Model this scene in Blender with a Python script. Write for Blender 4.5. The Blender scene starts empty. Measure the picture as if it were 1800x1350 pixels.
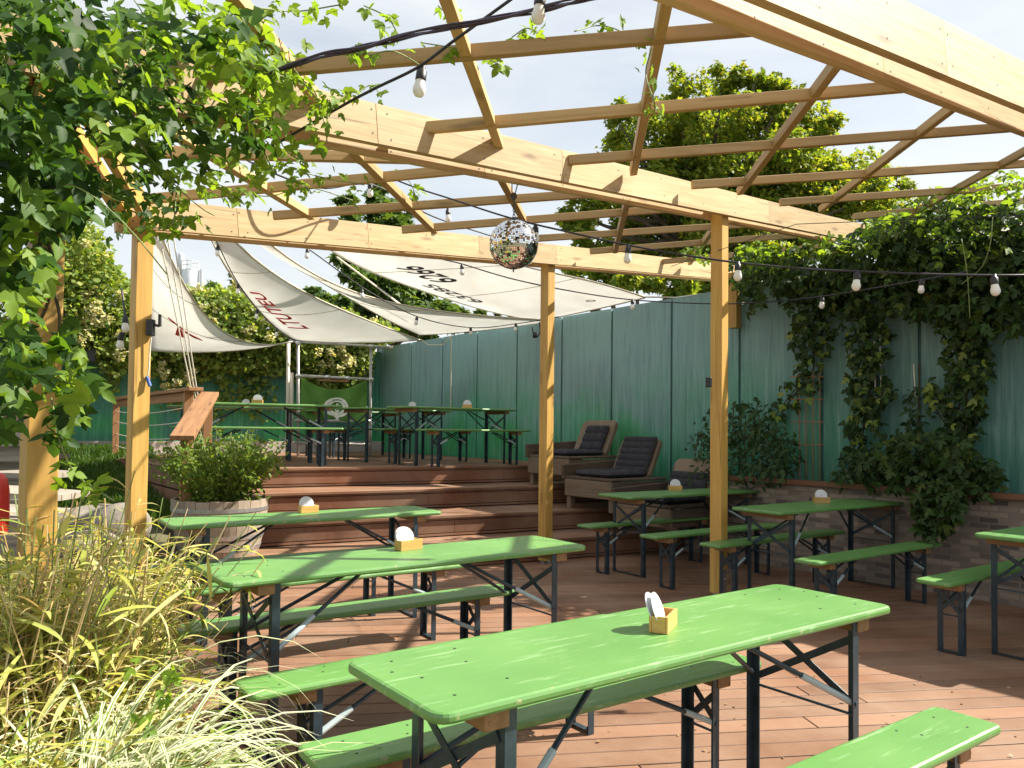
import bpy, bmesh, math, random
import numpy as np
from mathutils import Matrix, Vector
random.seed(7); RNG = np.random.default_rng(11)
R = math.radians
SC = bpy.context.scene
COL = SC.collection

# ------------------------------------------------------------------ camera
F, PITCH, ROLL, CX, CY, H = 1358.0, 0.03018, 0.0112, 900.0, 715.8, 1.376
cp, sp, cr, sr = math.cos(PITCH), math.sin(PITCH), math.cos(ROLL), math.sin(ROLL)
r0 = Vector((1, 0, 0)); u0 = Vector((0, -sp, cp)); fw = Vector((0, cp, sp))
CR = r0 * cr + u0 * sr; CU = -r0 * sr + u0 * cr
cam_d = bpy.data.cameras.new('camera'); cam = bpy.data.objects.new('camera', cam_d); COL.objects.link(cam)
cam.matrix_world = Matrix(((CR.x, CU.x, -fw.x, 0), (CR.y, CU.y, -fw.y, 0), (CR.z, CU.z, -fw.z, H), (0, 0, 0, 1)))
cam_d.sensor_width = 36; cam_d.lens = 36 * F / 1800; cam_d.shift_y = (CY - 675) / 1800
cam_d.clip_start = .05; cam_d.clip_end = 2000
SC.camera = cam

# ------------------------------------------------------------------ light
SUN_EL, SUN_AZ = 44.0, 14.0             # azimuth from +x, away from the viewer is positive
sd = Vector((math.cos(R(SUN_AZ)) * math.cos(R(SUN_EL)), math.sin(R(SUN_AZ)) * math.cos(R(SUN_EL)), math.sin(R(SUN_EL))))
sl = bpy.data.lights.new('sun', 'SUN'); sl.energy = 5.0; sl.angle = R(.53); sl.color = (1, .93, .80)
so = bpy.data.objects.new('sun', sl); COL.objects.link(so)
so.rotation_euler = sd.to_track_quat('Z', 'Y').to_euler(); so.location = sd * 50
W = bpy.data.worlds.new('World'); SC.world = W; W.use_nodes = True
SC.view_settings.view_transform = 'Standard'; SC.view_settings.look = 'None'
SC.view_settings.exposure = 1.3; SC.view_settings.gamma = 1
nt = W.node_tree; nt.nodes.clear()
out = nt.nodes.new('ShaderNodeOutputWorld'); bg = nt.nodes.new('ShaderNodeBackground')
sky = nt.nodes.new('ShaderNodeTexSky'); sky.sky_type = 'NISHITA'; sky.sun_disc = False
sky.sun_elevation = R(SUN_EL); sky.sun_rotation = math.atan2(sd.x, sd.y); sky.air_density = 1.0; sky.dust_density = 2.0; sky.altitude = 50
tc = nt.nodes.new('ShaderNodeTexCoord'); mp = nt.nodes.new('ShaderNodeMapping'); mp.inputs['Scale'].default_value = (1.6, 1.6, 4.5); mp.inputs['Location'].default_value = (.3, .9, .2)
n1 = nt.nodes.new('ShaderNodeTexNoise'); n1.inputs['Scale'].default_value = 1.5; n1.inputs['Detail'].default_value = 9; n1.inputs['Roughness'].default_value = .58; n1.inputs['Distortion'].default_value = .4
rp = nt.nodes.new('ShaderNodeValToRGB'); rp.color_ramp.elements[0].position = .30; rp.color_ramp.elements[0].color = (.52, .52, .52, 1); rp.color_ramp.elements[1].position = .68; rp.color_ramp.elements[1].color = (1, 1, 1, 1)
mx = nt.nodes.new('ShaderNodeMix'); mx.data_type = 'RGBA'; mx.inputs[7].default_value = (5.9, 6.15, 6.2, 1)
L = nt.links.new
L(tc.outputs['Generated'], mp.inputs['Vector']); L(mp.outputs[0], n1.inputs['Vector']); L(n1.outputs[0], rp.inputs[0])
L(rp.outputs[0], mx.inputs[0]); L(sky.outputs[0], mx.inputs[6]); L(mx.outputs[2], bg.inputs[0]); bg.inputs[1].default_value = .068
L(bg.outputs[0], out.inputs[0])

# ------------------------------------------------------------------ pixel -> world (photo pixels, 1800 x 1350)
def ray(u, v):
    a = (u - CX) / F; b = -(v - CY) / F
    d = CR * a + CU * b + fw
    return d / d.y
def PZ(u, v, z): d = ray(u, v); return Vector((0, 0, H)) + d * ((z - H) / d.z)
def PD(u, v, y): return Vector((0, 0, H)) + ray(u, v) * y
def PP(u, v, p, n):
    d = ray(u, v); o = Vector((0, 0, H)); return o + d * ((Vector(p) - o).dot(n) / d.dot(n))

# ------------------------------------------------------------------ object helpers
def wmat(o):
    m = o.matrix_basis.copy()
    while o.parent: o = o.parent; m = o.matrix_basis @ m
    return m
def tag(o, label=None, cat=None, group=None, kind=None):
    if label: o['label'] = label
    if cat: o['category'] = cat
    if group: o['group'] = group
    if kind: o['kind'] = kind
    return o
def thing(name, label, cat, loc=(0, 0, 0), rz=0, group=None):
    o = bpy.data.objects.new(name, None); COL.objects.link(o); o.empty_display_size = .1
    o.location = loc; o.rotation_euler = (0, 0, rz)
    o.matrix_basis = Matrix.Translation(loc) @ Matrix.Rotation(rz, 4, 'Z')
    return tag(o, label, cat, group)
def dup(root, loc, rz, label=None, group=None):
    r = root.copy(); COL.objects.link(r); r.matrix_basis = Matrix.Translation(loc) @ Matrix.Rotation(rz, 4, 'Z')
    if label: r['label'] = label
    if group: r['group'] = group
    for ch in list(root.children):
        c = ch.copy(); COL.objects.link(c); c.parent = r
        for g in ch.children:
            d = g.copy(); COL.objects.link(d); d.parent = c
    return r
def link_mesh(name, me, mats, parent=None, M=None):
    if not isinstance(mats, (list, tuple)): mats = [mats]
    for m in mats: me.materials.append(m)
    o = bpy.data.objects.new(name, me); COL.objects.link(o)
    M = M or Matrix.Identity(4)
    if parent: o.parent = parent; o.matrix_basis = wmat(parent).inverted() @ M
    else: o.matrix_basis = M
    return o
class MB:
    def __init__(s): s.v = []; s.f = []; s.mi = []
    def add(s, vs, fs, mi=0):
        n = len(s.v); s.v += [tuple(v) for v in vs]; s.f += [tuple(i + n for i in f) for f in fs]; s.mi += [mi] * len(fs); return s
    def box(s, c, d, M=None, mi=0):
        c = Vector(c); vs = []
        for z in (-.5, .5):
            for x, y in ((-.5, -.5), (.5, -.5), (.5, .5), (-.5, .5)):
                p = Vector((x * d[0], y * d[1], z * d[2]))
                vs.append((M @ p if M else p) + c)
        return s.add(vs, [(3, 2, 1, 0), (4, 5, 6, 7), (0, 1, 5, 4), (1, 2, 6, 5), (2, 3, 7, 6), (3, 0, 4, 7)], mi)
    def bar(s, a, b, w, h, up=(0, 0, 1), mi=0):
        a = Vector(a); b = Vector(b); M = frame(b - a, up)
        return s.box((a + b) / 2, ((b - a).length, w, h), M, mi)
    def tube(s, pts, r, n=8, mi=0, cap=True):
        pts = [Vector(p) for p in pts]; rs = r if isinstance(r, (list, tuple)) else [r] * len(pts)
        vs = []; fs = []; prev = None
        for i, p in enumerate(pts):
            t = (pts[min(i + 1, len(pts) - 1)] - pts[max(i - 1, 0)])
            if t.length < 1e-9: t = Vector((0, 0, 1))
            t.normalize()
            if prev is None:
                a = t.cross(Vector((0, 0, 1)) if abs(t.z) < .9 else Vector((1, 0, 0)))
            else: a = prev - t * prev.dot(t)
            a.normalize(); prev = a; b = t.cross(a)
            for k in range(n):
                q = 2 * math.pi * k / n; vs.append(p + (a * math.cos(q) + b * math.sin(q)) * rs[i])
        for i in range(len(pts) - 1):
            for k in range(n):
                k2 = (k + 1) % n; fs.append((i * n + k, i * n + k2, (i + 1) * n + k2, (i + 1) * n + k))
        if cap: fs += [tuple(range(n - 1, -1, -1)), tuple((len(pts) - 1) * n + k for k in range(n))]
        return s.add(vs, fs, mi)
    def lathe(s, prof, c=(0, 0, 0), n=24, mi=0, M=None, cap=True):
        c = Vector(c); vs = []; fs = []
        for r, z in prof:
            for k in range(n):
                q = 2 * math.pi * k / n; p = Vector((r * math.cos(q), r * math.sin(q), z)); vs.append((M @ p if M else p) + c)
        for i in range(len(prof) - 1):
            for k in range(n):
                k2 = (k + 1) % n; fs.append((i * n + k, i * n + k2, (i + 1) * n + k2, (i + 1) * n + k))
        if cap: fs += [tuple(range(n - 1, -1, -1)), tuple((len(prof) - 1) * n + k for k in range(n))]
        return s.add(vs, fs, mi)
    def build(s, name, mats, parent=None, M=None, smooth=False, bevel=0, recenter=True):
        M = M.copy() if M else Matrix.Identity(4)
        if parent is None and recenter and s.v:
            A = np.array(s.v); c = (A.min(0) + A.max(0)) / 2; c[2] = A[:, 2].min()
            s.v = [tuple(p) for p in (A - c)]; M = M @ Matrix.Translation(c)
        me = bpy.data.meshes.new(name); me.from_pydata(s.v, [], s.f)
        o = link_mesh(name, me, mats, parent, M)
        if any(s.mi): me.polygons.foreach_set('material_index', s.mi)
        if smooth: me.polygons.foreach_set('use_smooth', [True] * len(me.polygons))
        me.update()
        if bevel:
            b = o.modifiers.new('bevel', 'BEVEL'); b.width = bevel; b.segments = 2; b.limit_method = 'ANGLE'; b.angle_limit = R(40)
        return o
def frame(d, up=(0, 0, 1)):
    x = Vector(d).normalized(); u = Vector(up)
    y = u.cross(x)
    if y.length < 1e-6: y = Vector((0, 1, 0)).cross(x)
    y.normalize(); z = x.cross(y)
    return Matrix((x, y, z)).transposed()
def member(name, a, b, w, h, mat, parent, up=(0, 0, 1), bevel=.004):
    """a squared timber as its own object, local x along the grain"""
    a = Vector(a); b = Vector(b); M3 = frame(b - a, up)
    M = Matrix.Translation((a + b) / 2) @ M3.to_4x4()
    mb = MB().box((0, 0, 0), ((b - a).length, w, h)); mats = mat
    if name == 'beam':
        mats = [mat, M_SCREW]; n = max(2, int((b - a).length / .55)); rr = random.Random(int(a.x * 97 + a.y * 31))
        for i in range(n + 1):
            for zz in (-.3, .3):
                x = ((i + .08) / (n + .16) - .5) * (b - a).length + rr.uniform(-.03, .03); y = -w / 2; z = zz * h + rr.uniform(-.01, .01)
                k = [(x + .0055 * math.cos(q), z + .0055 * math.sin(q)) for q in [2 * math.pi * j / 8 for j in range(8)]]
                for yy, sg in ((-w / 2 - .0012, 1), (w / 2 + .0012, -1)): mb.add([(p, yy, q) for p, q in k], [tuple(range(8))[::sg]], 1)
    return mb.build(name, mats, parent, M, bevel=0 if name == 'beam' else bevel, recenter=False)
M_SCREW = None

# ------------------------------------------------------------------ materials
def newmat(name):
    m = bpy.data.materials.new(name); m.use_nodes = True; nt = m.node_tree; nt.nodes.clear()
    o = nt.nodes.new('ShaderNodeOutputMaterial'); return m, nt, o
def nd(nt, t, ins=None, **kw):
    n = nt.nodes.new(t)
    for k, v in kw.items(): setattr(n, k, v)
    for k, v in (ins or {}).items():
        if hasattr(v, 'is_output'): nt.links.new(v, n.inputs[k])
        else: n.inputs[k].default_value = v
    return n
def ramp(nt, fac, stops):
    r = nt.nodes.new('ShaderNodeValToRGB'); e = r.color_ramp.elements
    while len(e) < len(stops): e.new(.5)
    for i, (p, c) in enumerate(stops):
        e[i].position = p; e[i].color = (*c, 1) if len(c) == 3 else c
    nt.links.new(fac, r.inputs[0]); return r.outputs[0]
def mixc(nt, fac, a, b, mode='MIX'):
    n = nt.nodes.new('ShaderNodeMix'); n.data_type = 'RGBA'; n.blend_type = mode
    for i, v in ((0, fac), (6, a), (7, b)):
        if hasattr(v, 'is_output'): nt.links.new(v, n.inputs[i])
        elif i == 0: n.inputs[0].default_value = v
        else: n.inputs[i].default_value = (*v, 1)
    return n.outputs[2]
def math_(nt, op, a, b=0, c=None):
    n = nt.nodes.new('ShaderNodeMath'); n.operation = op
    for i, v in enumerate((a, b) if c is None else (a, b, c)):
        if hasattr(v, 'is_output'): nt.links.new(v, n.inputs[i])
        else: n.inputs[i].default_value = v
    return n.outputs[0]
def coords(nt, kind='Object', scale=(1, 1, 1), loc=(0, 0, 0), rot=(0, 0, 0)):
    t = nt.nodes.new('ShaderNodeTexCoord'); m = nt.nodes.new('ShaderNodeMapping')
    m.inputs['Scale'].default_value = scale; m.inputs['Location'].default_value = loc; m.inputs['Rotation'].default_value = rot
    nt.links.new(t.outputs[kind], m.inputs[0]); return m.outputs[0]
def noise(nt, vec, s, det=4, ro=.55, dist=0):
    return nd(nt, 'ShaderNodeTexNoise', {'Vector': vec, 'Scale': s, 'Detail': det, 'Roughness': ro, 'Distortion': dist}).outputs[0]
def bump(nt, h, st=.3, d=.01):
    return nd(nt, 'ShaderNodeBump', {'Height': h, 'Strength': st, 'Distance': d}).outputs[0]
def pbsdf(nt, o, col, rough=.5, nrm=None, metal=0, spec=.5):
    b = nt.nodes.new('ShaderNodeBsdfPrincipled')
    for k, v in (('Base Color', col), ('Roughness', rough), ('Metallic', metal), ('Specular IOR Level', spec)):
        if hasattr(v, 'is_output'): nt.links.new(v, b.inputs[k])
        else: b.inputs[k].default_value = (*v, 1) if k == 'Base Color' else v
    if nrm is not None: nt.links.new(nrm, b.inputs['Normal'])
    nt.links.new(b.outputs[0], o.inputs[0]); return b
def m_plain(name, c, rough=.5, var=.25, scale=12, metal=0, bmp=.15, spec=.5, kind='Object'):
    m, nt, o = newmat(name); v = coords(nt, kind)
    n = noise(nt, v, scale, 5); n2 = noise(nt, v, scale * 9, 3)
    d = tuple(x * (1 - var) for x in c); l = tuple(min(1, x * (1 + var)) for x in c)
    col = ramp(nt, n, [(.3, d), (.7, l)])
    pbsdf(nt, o, col, rough, bump(nt, n2, bmp, .004), metal, spec); return m
def m_wood(name, dark, light, rough=.6, knots=.5, gs=1.0, weather=0, grey=(.3, .27, .23), isl=0):
    m, nt, o = newmat(name)
    oi = nt.nodes.new('ShaderNodeObjectInfo'); v0 = coords(nt, 'Object')
    off = nd(nt, 'ShaderNodeVectorMath', {0: v0}, operation='ADD'); cmb = nd(nt, 'ShaderNodeCombineXYZ')
    rr = math_(nt, 'MULTIPLY', oi.outputs['Random'], 37.0)
    if isl:
        g = nt.nodes.new('ShaderNodeNewGeometry'); rr = math_(nt, 'MULTIPLY_ADD', g.outputs['Random Per Island'], 53.0, rr)
    for i in range(3): nt.links.new(rr, cmb.inputs[i])
    nt.links.new(cmb.outputs[0], off.inputs[1]); v0 = off.outputs[0]
    mp = nd(nt, 'ShaderNodeMapping', {'Vector': v0, 'Scale': (.9 * gs, 14 * gs, 14 * gs)})
    g1 = noise(nt, mp.outputs[0], 1.4, 6, .6, 1.2)
    mp2 = nd(nt, 'ShaderNodeMapping', {'Vector': v0, 'Scale': (3, 90, 90)})
    g2 = noise(nt, mp2.outputs[0], 1.0, 3)
    mp3 = nd(nt, 'ShaderNodeMapping', {'Vector': v0, 'Scale': (1.1, 5.0, 5.0)})
    vo = nd(nt, 'ShaderNodeTexVoronoi', {'Vector': mp3.outputs[0], 'Scale': 1.6, 'Randomness': 1})
    kn = ramp(nt, vo.outputs['Distance'], [(.06, (1, 1, 1)), (.19, (0, 0, 0))])
    col = ramp(nt, g1, [(.28, dark), (.5, tuple((a + b) / 2 for a, b in zip(dark, light))), (.72, light)])
    col = mixc(nt, math_(nt, 'MULTIPLY', g2, .35), col, tuple(x * .55 for x in dark))
    col = mixc(nt, math_(nt, 'MULTIPLY', kn, knots), col, tuple(x * .4 for x in dark))
    mp4 = nd(nt, 'ShaderNodeMapping', {'Vector': v0, 'Scale': (.8, 26, 26)})
    ck = ramp(nt, noise(nt, mp4.outputs[0], 1.0, 2, .4, .6), [(.655, (0, 0, 0)), (.68, (1, 1, 1)), (.70, (0, 0, 0))])
    col = mixc(nt, math_(nt, 'MULTIPLY', ck, .7), col, tuple(x * .28 for x in dark))
    if isl:
        col = mixc(nt, math_(nt, 'MULTIPLY', g.outputs['Random Per Island'], .35), col, tuple(x * .6 for x in dark))
    if weather:
        w = ramp(nt, noise(nt, v0, 1.7, 5), [(.35, (0, 0, 0)), (.7, (1, 1, 1))])
        col = mixc(nt, math_(nt, 'MULTIPLY', w, weather), col, grey)
    hs = nd(nt, 'ShaderNodeHueSaturation', {'Color': col, 'Value': nd(nt, 'ShaderNodeMapRange', {0: oi.outputs['Random'], 3: .80, 4: 1.14}).outputs[0]})
    pbsdf(nt, o, hs.outputs[0], rough, bump(nt, math_(nt, 'ADD', g2, g1), .25, .003)); return m
def m_leaf(name, cols, trans=.35, rough=.55, spec=.3, tint=(1.9, 1.7, .6)):
    """leaves: each island its own tone; light passes through"""
    m, nt, o = newmat(name); g = nt.nodes.new('ShaderNodeNewGeometry')
    n = len(cols); col = ramp(nt, g.outputs['Random Per Island'], [(i / max(1, n - 1), c) for i, c in enumerate(cols)])
    b = nt.nodes.new('ShaderNodeBsdfPrincipled'); b.inputs['Roughness'].default_value = rough; b.inputs['Specular IOR Level'].default_value = spec
    nt.links.new(col, b.inputs['Base Color'])
    t = nd(nt, 'ShaderNodeBsdfTranslucent'); br = mixc(nt, 1.0, col, tint, 'MULTIPLY'); nt.links.new(br, t.inputs[0])
    s = nt.nodes.new('ShaderNodeMixShader'); s.inputs[0].default_value = trans
    nt.links.new(b.outputs[0], s.inputs[1]); nt.links.new(t.outputs[0], s.inputs[2]); nt.links.new(s.outputs[0], o.inputs[0]); return m

M = {}
M['post'] = m_wood('pine_post', (.46, .25, .05), (.66, .42, .11), .55, .6)
M['beam'] = m_wood('pine_beam', (.50, .33, .15), (.74, .55, .31), .6, .8, 1.0)
M['lath'] = m_wood('pine_lath', (.40, .25, .09), (.58, .39, .18), .6, .6)
M['batten'] = m_wood('batten_wood', (.20, .105, .04), (.33, .185, .075), .6, .4)
M['boxwood'] = m_wood('coaster_box_wood', (.50, .27, .07), (.68, .42, .14), .45, .2)
M['old_wood'] = m_wood('weathered_oak', (.055, .036, .022), (.16, .105, .065), .8, .8, 1.0, .5, (.15, .12, .09))
M['old_wood_pale'] = m_wood('weathered_board', (.13, .088, .055), (.27, .19, .12), .8, .8, 1.0, .5, (.24, .19, .14))
M['rail_wood'] = m_wood('rail_wood', (.25, .115, .045), (.42, .22, .095), .6, .7)
M['stave'] = m_wood('barrel_stave', (.20, .15, .105), (.40, .32, .235), .75, .3, 1.0, .5, (.42, .37, .30), isl=1)
M['grey_wood'] = m_wood('grey_timber', (.26, .22, .175), (.42, .365, .30), .8, .4, 1.0, .4, (.40, .36, .31), isl=1)
M['cap_wood'] = m_wood('cap_wood', (.17, .065, .028), (.27, .115, .05), .6, .3)
M['shed_wood'] = m_wood('shed_wood', (.28, .10, .06), (.42, .18, .11), .7, .2, isl=1)
M['steel'] = m_plain('galvanised_steel', (.52, .54, .55), .38, .2, 20, .85)
M['tube_white'] = m_plain('scaffold_tube_paint', (.40, .40, .39), .4, .15, 14, .3)
M['black'] = m_plain('black_plastic', (.018, .018, .02), .45, .2)
M['cable'] = m_plain('cable_rubber', (.022, .02, .03), .5, .2)
M['cable_purple'] = m_plain('cable_bundle', (.05, .035, .07), .45, .2)
M['rope'] = m_plain('pale_rope', (.62, .58, .48), .8, .2, 60)
M['chain'] = m_plain('dark_chain', (.10, .10, .10), .4, .2, 20, .8)
M['blue'] = m_plain('blue_plug', (.03, .10, .38), .4, .1)
M['leg'] = m_plain('leg_paint', (.030, .050, .066), .38, .3, 16, .25, .1)
M['leg_sleeve'] = m_plain('sleeve_plastic', (.36, .44, .46), .35, .1)
M['white_mat'] = m_plain('beer_mat_card', (.66, .66, .68), .7, .06, 20)
M['mat_ring'] = m_plain('beer_mat_print', (.55, .58, .66), .7, .06, 20)
M['cushion'] = m_plain('charcoal_cloth', (.028, .027, .033), .9, .3, 70, 0, .5)
M['concrete'] = m_plain('concrete', (.36, .32, .28), .85, .25, 4, 0, .5)
M['rock'] = m_plain('boulder_stone', (.20, .175, .145), .9, .35, 7, 0, .9)
M['pebble'] = m_leaf('pebble', [(.16, .15, .145), (.34, .32, .30), (.24, .22, .20), (.45, .43, .40)], 0, .8)
M['red'] = m_plain('red_plastic', (.55, .03, .02), .35, .1)
M['tank'] = m_plain('tank_metal', (.62, .64, .66), .45, .12, 3, .3)
M['soil'] = m_plain('soil', (.05, .037, .025), .95, .4, 10, 0, .7)
M['bark'] = m_plain('bark', (.085, .065, .048), .9, .4, 6, 0, .8)
M['stem'] = m_plain('vine_stem', (.16, .21, .06), .6, .3)
M['stem_dark'] = m_plain('vine_stem_woody', (.07, .055, .03), .8, .3)
M['bulb'] = m_plain('opal_bulb', (.80, .80, .77), .3, .03)
M['emblem'] = m_plain('banner_white_print', (.74, .76, .70), .8, .08, 20)
M['emblem_dark'] = m_plain('banner_dark_print', (.14, .24, .12), .8, .1, 20)
M['red_paint'] = m_plain('red_sail_print', (.70, .02, .015), .7, .1)
M['black_paint'] = m_plain('black_sail_print', (.03, .025, .03), .7, .1)
M['hole'] = m_plain('screw_hole', (.03, .035, .03), .6, .1)
M['fl'] = m_leaf('pale_blossom', [(.42, .42, .20), (.55, .52, .30), (.38, .40, .17)], .3)
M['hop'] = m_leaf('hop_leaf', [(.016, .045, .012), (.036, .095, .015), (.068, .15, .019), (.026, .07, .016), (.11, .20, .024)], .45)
M['hop_fresh_lit'] = m_leaf('hop_young_and_lit_leaf', [(.13, .23, .025), (.19, .30, .04), (.10, .19, .02)], .5)  # young shoots, and a lighter copy of the hop colour for sunlit leaves
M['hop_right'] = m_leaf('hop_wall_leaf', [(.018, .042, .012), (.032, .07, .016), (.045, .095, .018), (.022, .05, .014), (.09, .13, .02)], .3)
M['ivy'] = m_leaf('ivy_leaf', [(.09, .17, .03), (.19, .28, .05), (.28, .35, .08), (.13, .21, .04), (.36, .39, .14)], .45)
M['bush'] = m_leaf('tub_shrub_leaf', [(.06, .13, .018), (.13, .21, .03), (.20, .28, .045), (.09, .17, .02)], .45)
M['shrub'] = m_leaf('planter_shrub_leaf', [(.014, .038, .012), (.028, .065, .018), (.04, .085, .02)], .25)
M['maple'] = m_leaf('maple_leaf', [(.08, .15, .022), (.15, .23, .03), (.22, .29, .04), (.29, .31, .04), (.11, .19, .028), (.22, .21, .035)], .5)
M['tree_dark'] = m_leaf('dark_tree_leaf', [(.04, .085, .018), (.07, .13, .025), (.11, .18, .03)], .4)
M['bamboo'] = m_leaf('bamboo_leaf', [(.38, .39, .07), (.54, .48, .16), (.24, .33, .045), (.60, .53, .26), (.44, .47, .09)], .4, tint=(1.5, 1.45, .7))
M['straw'] = m_leaf('dry_grass', [(.62, .50, .28), (.52, .36, .14), (.72, .64, .46), (.44, .29, .10)], .3, tint=(1.2, 1.15, .8))
M['sedge_cream'] = m_leaf('sedge_cream', [(.76, .75, .58), (.68, .68, .46), (.82, .80, .66)], .35, tint=(1.1, 1.12, .95))
M['sedge_green'] = m_leaf('sedge_green', [(.17, .26, .06), (.24, .33, .08), (.12, .20, .04)], .3, tint=(1.3, 1.4, .7))
M['grass'] = m_leaf('lawn_blade', [(.03, .075, .012), (.055, .12, .018), (.08, .15, .02)], .3)
M_SCREW = m_plain('screw_head', (.05, .04, .03), .5, .1)
M['gap_shade'] = m_plain('plank_gap_shade', (.02, .015, .012), .9, .2)  # near-black colour that stands for the shade in gaps between boards

def m_green():
    m, nt, o = newmat('green_table_paint'); v = coords(nt, 'Object')
    oi = nt.nodes.new('ShaderNodeObjectInfo'); off = nd(nt, 'ShaderNodeVectorMath', {0: v}, operation='ADD')
    cmb = nd(nt, 'ShaderNodeCombineXYZ'); rr = math_(nt, 'MULTIPLY', oi.outputs['Random'], 19.0); nt.links.new(rr, cmb.inputs[0]); nt.links.new(rr, cmb.inputs[1])
    nt.links.new(cmb.outputs[0], off.inputs[1]); v = off.outputs[0]
    st = nd(nt, 'ShaderNodeMapping', {'Vector': v, 'Scale': (1.5, 40, 40)}); g = noise(nt, st.outputs[0], 1, 4)
    big = noise(nt, v, 2.2, 5); sc = nd(nt, 'ShaderNodeMapping', {'Vector': v, 'Scale': (2.2, 26, 9), 'Rotation': (0, 0, .12)})
    scr = ramp(nt, noise(nt, sc.outputs[0], 2.2, 6, .7), [(.57, (0, 0, 0)), (.66, (1, 1, 1))])
    col = ramp(nt, big, [(.3, (.085, .225, .048)), (.7, (.12, .275, .062))])
    col = mixc(nt, math_(nt, 'MULTIPLY', g, .22), col, (.045, .17, .035))
    col = mixc(nt, math_(nt, 'MULTIPLY', scr, .55), col, (.30, .45, .24))
    sp_ = ramp(nt, noise(nt, v, 55, 2), [(.70, (0, 0, 0)), (.76, (1, 1, 1))]); col = mixc(nt, math_(nt, 'MULTIPLY', sp_, .3), col, (.3, .45, .25))
    wr = ramp(nt, noise(nt, v, 9, 6, .75), [(.64, (0, 0, 0)), (.70, (1, 1, 1))]); col = mixc(nt, math_(nt, 'MULTIPLY', wr, .35), col, (.05, .15, .04))
    gg = nt.nodes.new('ShaderNodeNewGeometry'); gz_ = nd(nt, 'ShaderNodeSeparateXYZ', {0: gg.outputs['Normal']}).outputs[2]
    ed = ramp(nt, gz_, [(.10, (1, 1, 1)), (.90, (1, 1, 1)), (.97, (0, 0, 0))]); ch = ramp(nt, noise(nt, v, 30, 5, .7), [(.61, (0, 0, 0)), (.64, (1, 1, 1))])
    col = mixc(nt, math_(nt, 'MULTIPLY', math_(nt, 'MULTIPLY', ed, ch), .8), col, (.32, .30, .18))
    rg = nd(nt, 'ShaderNodeMapRange', {0: big, 3: .36, 4: .52}).outputs[0]
    pbsdf(nt, o, col, rg, bump(nt, g, .12, .003), 0, .8); return m
M['green'] = m_green()
def m_deck(name, base, groove=True, gs=1):
    m, nt, o = newmat(name); v = coords(nt, 'Object'); g = nt.nodes.new('ShaderNodeNewGeometry')
    st = nd(nt, 'ShaderNodeMapping', {'Vector': v, 'Scale': (1.6, 30, 30)}); n = noise(nt, st.outputs[0], 1.5, 5, .65)
    big = noise(nt, v, 1.3, 5, .6); dust = noise(nt, v, 26, 4, .7)
    col = ramp(nt, g.outputs['Random Per Island'], [(0, tuple(x * .66 for x in base)), (1, tuple(x * 1.26 for x in base))])
    col = mixc(nt, math_(nt, 'MULTIPLY', n, .5), col, tuple(x * .62 for x in base))
    col = mixc(nt, math_(nt, 'MULTIPLY', ramp(nt, big, [(.38, (0, 0, 0)), (.70, (1, 1, 1))]), .5), col, (.36, .25, .18))
    col = mixc(nt, math_(nt, 'MULTIPLY', ramp(nt, dust, [(.62, (0, 0, 0)), (.78, (1, 1, 1))]), .3), col, (.45, .36, .28))
    sx = nd(nt, 'ShaderNodeSeparateXYZ', {0: v}); w = math_(nt, 'SINE', math_(nt, 'MULTIPLY', sx.outputs[1], 2 * math.pi / .022))
    h = math_(nt, 'MULTIPLY_ADD', w, .25 if groove else 0, n)
    pbsdf(nt, o, col, .62, bump(nt, h, .35, .004), 0, .35); return m
M['deck'] = m_deck('red_brown_deck_board', (.215, .105, .057))
M['riser'] = m_deck('riser_board', (.20, .082, .042), False)
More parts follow.
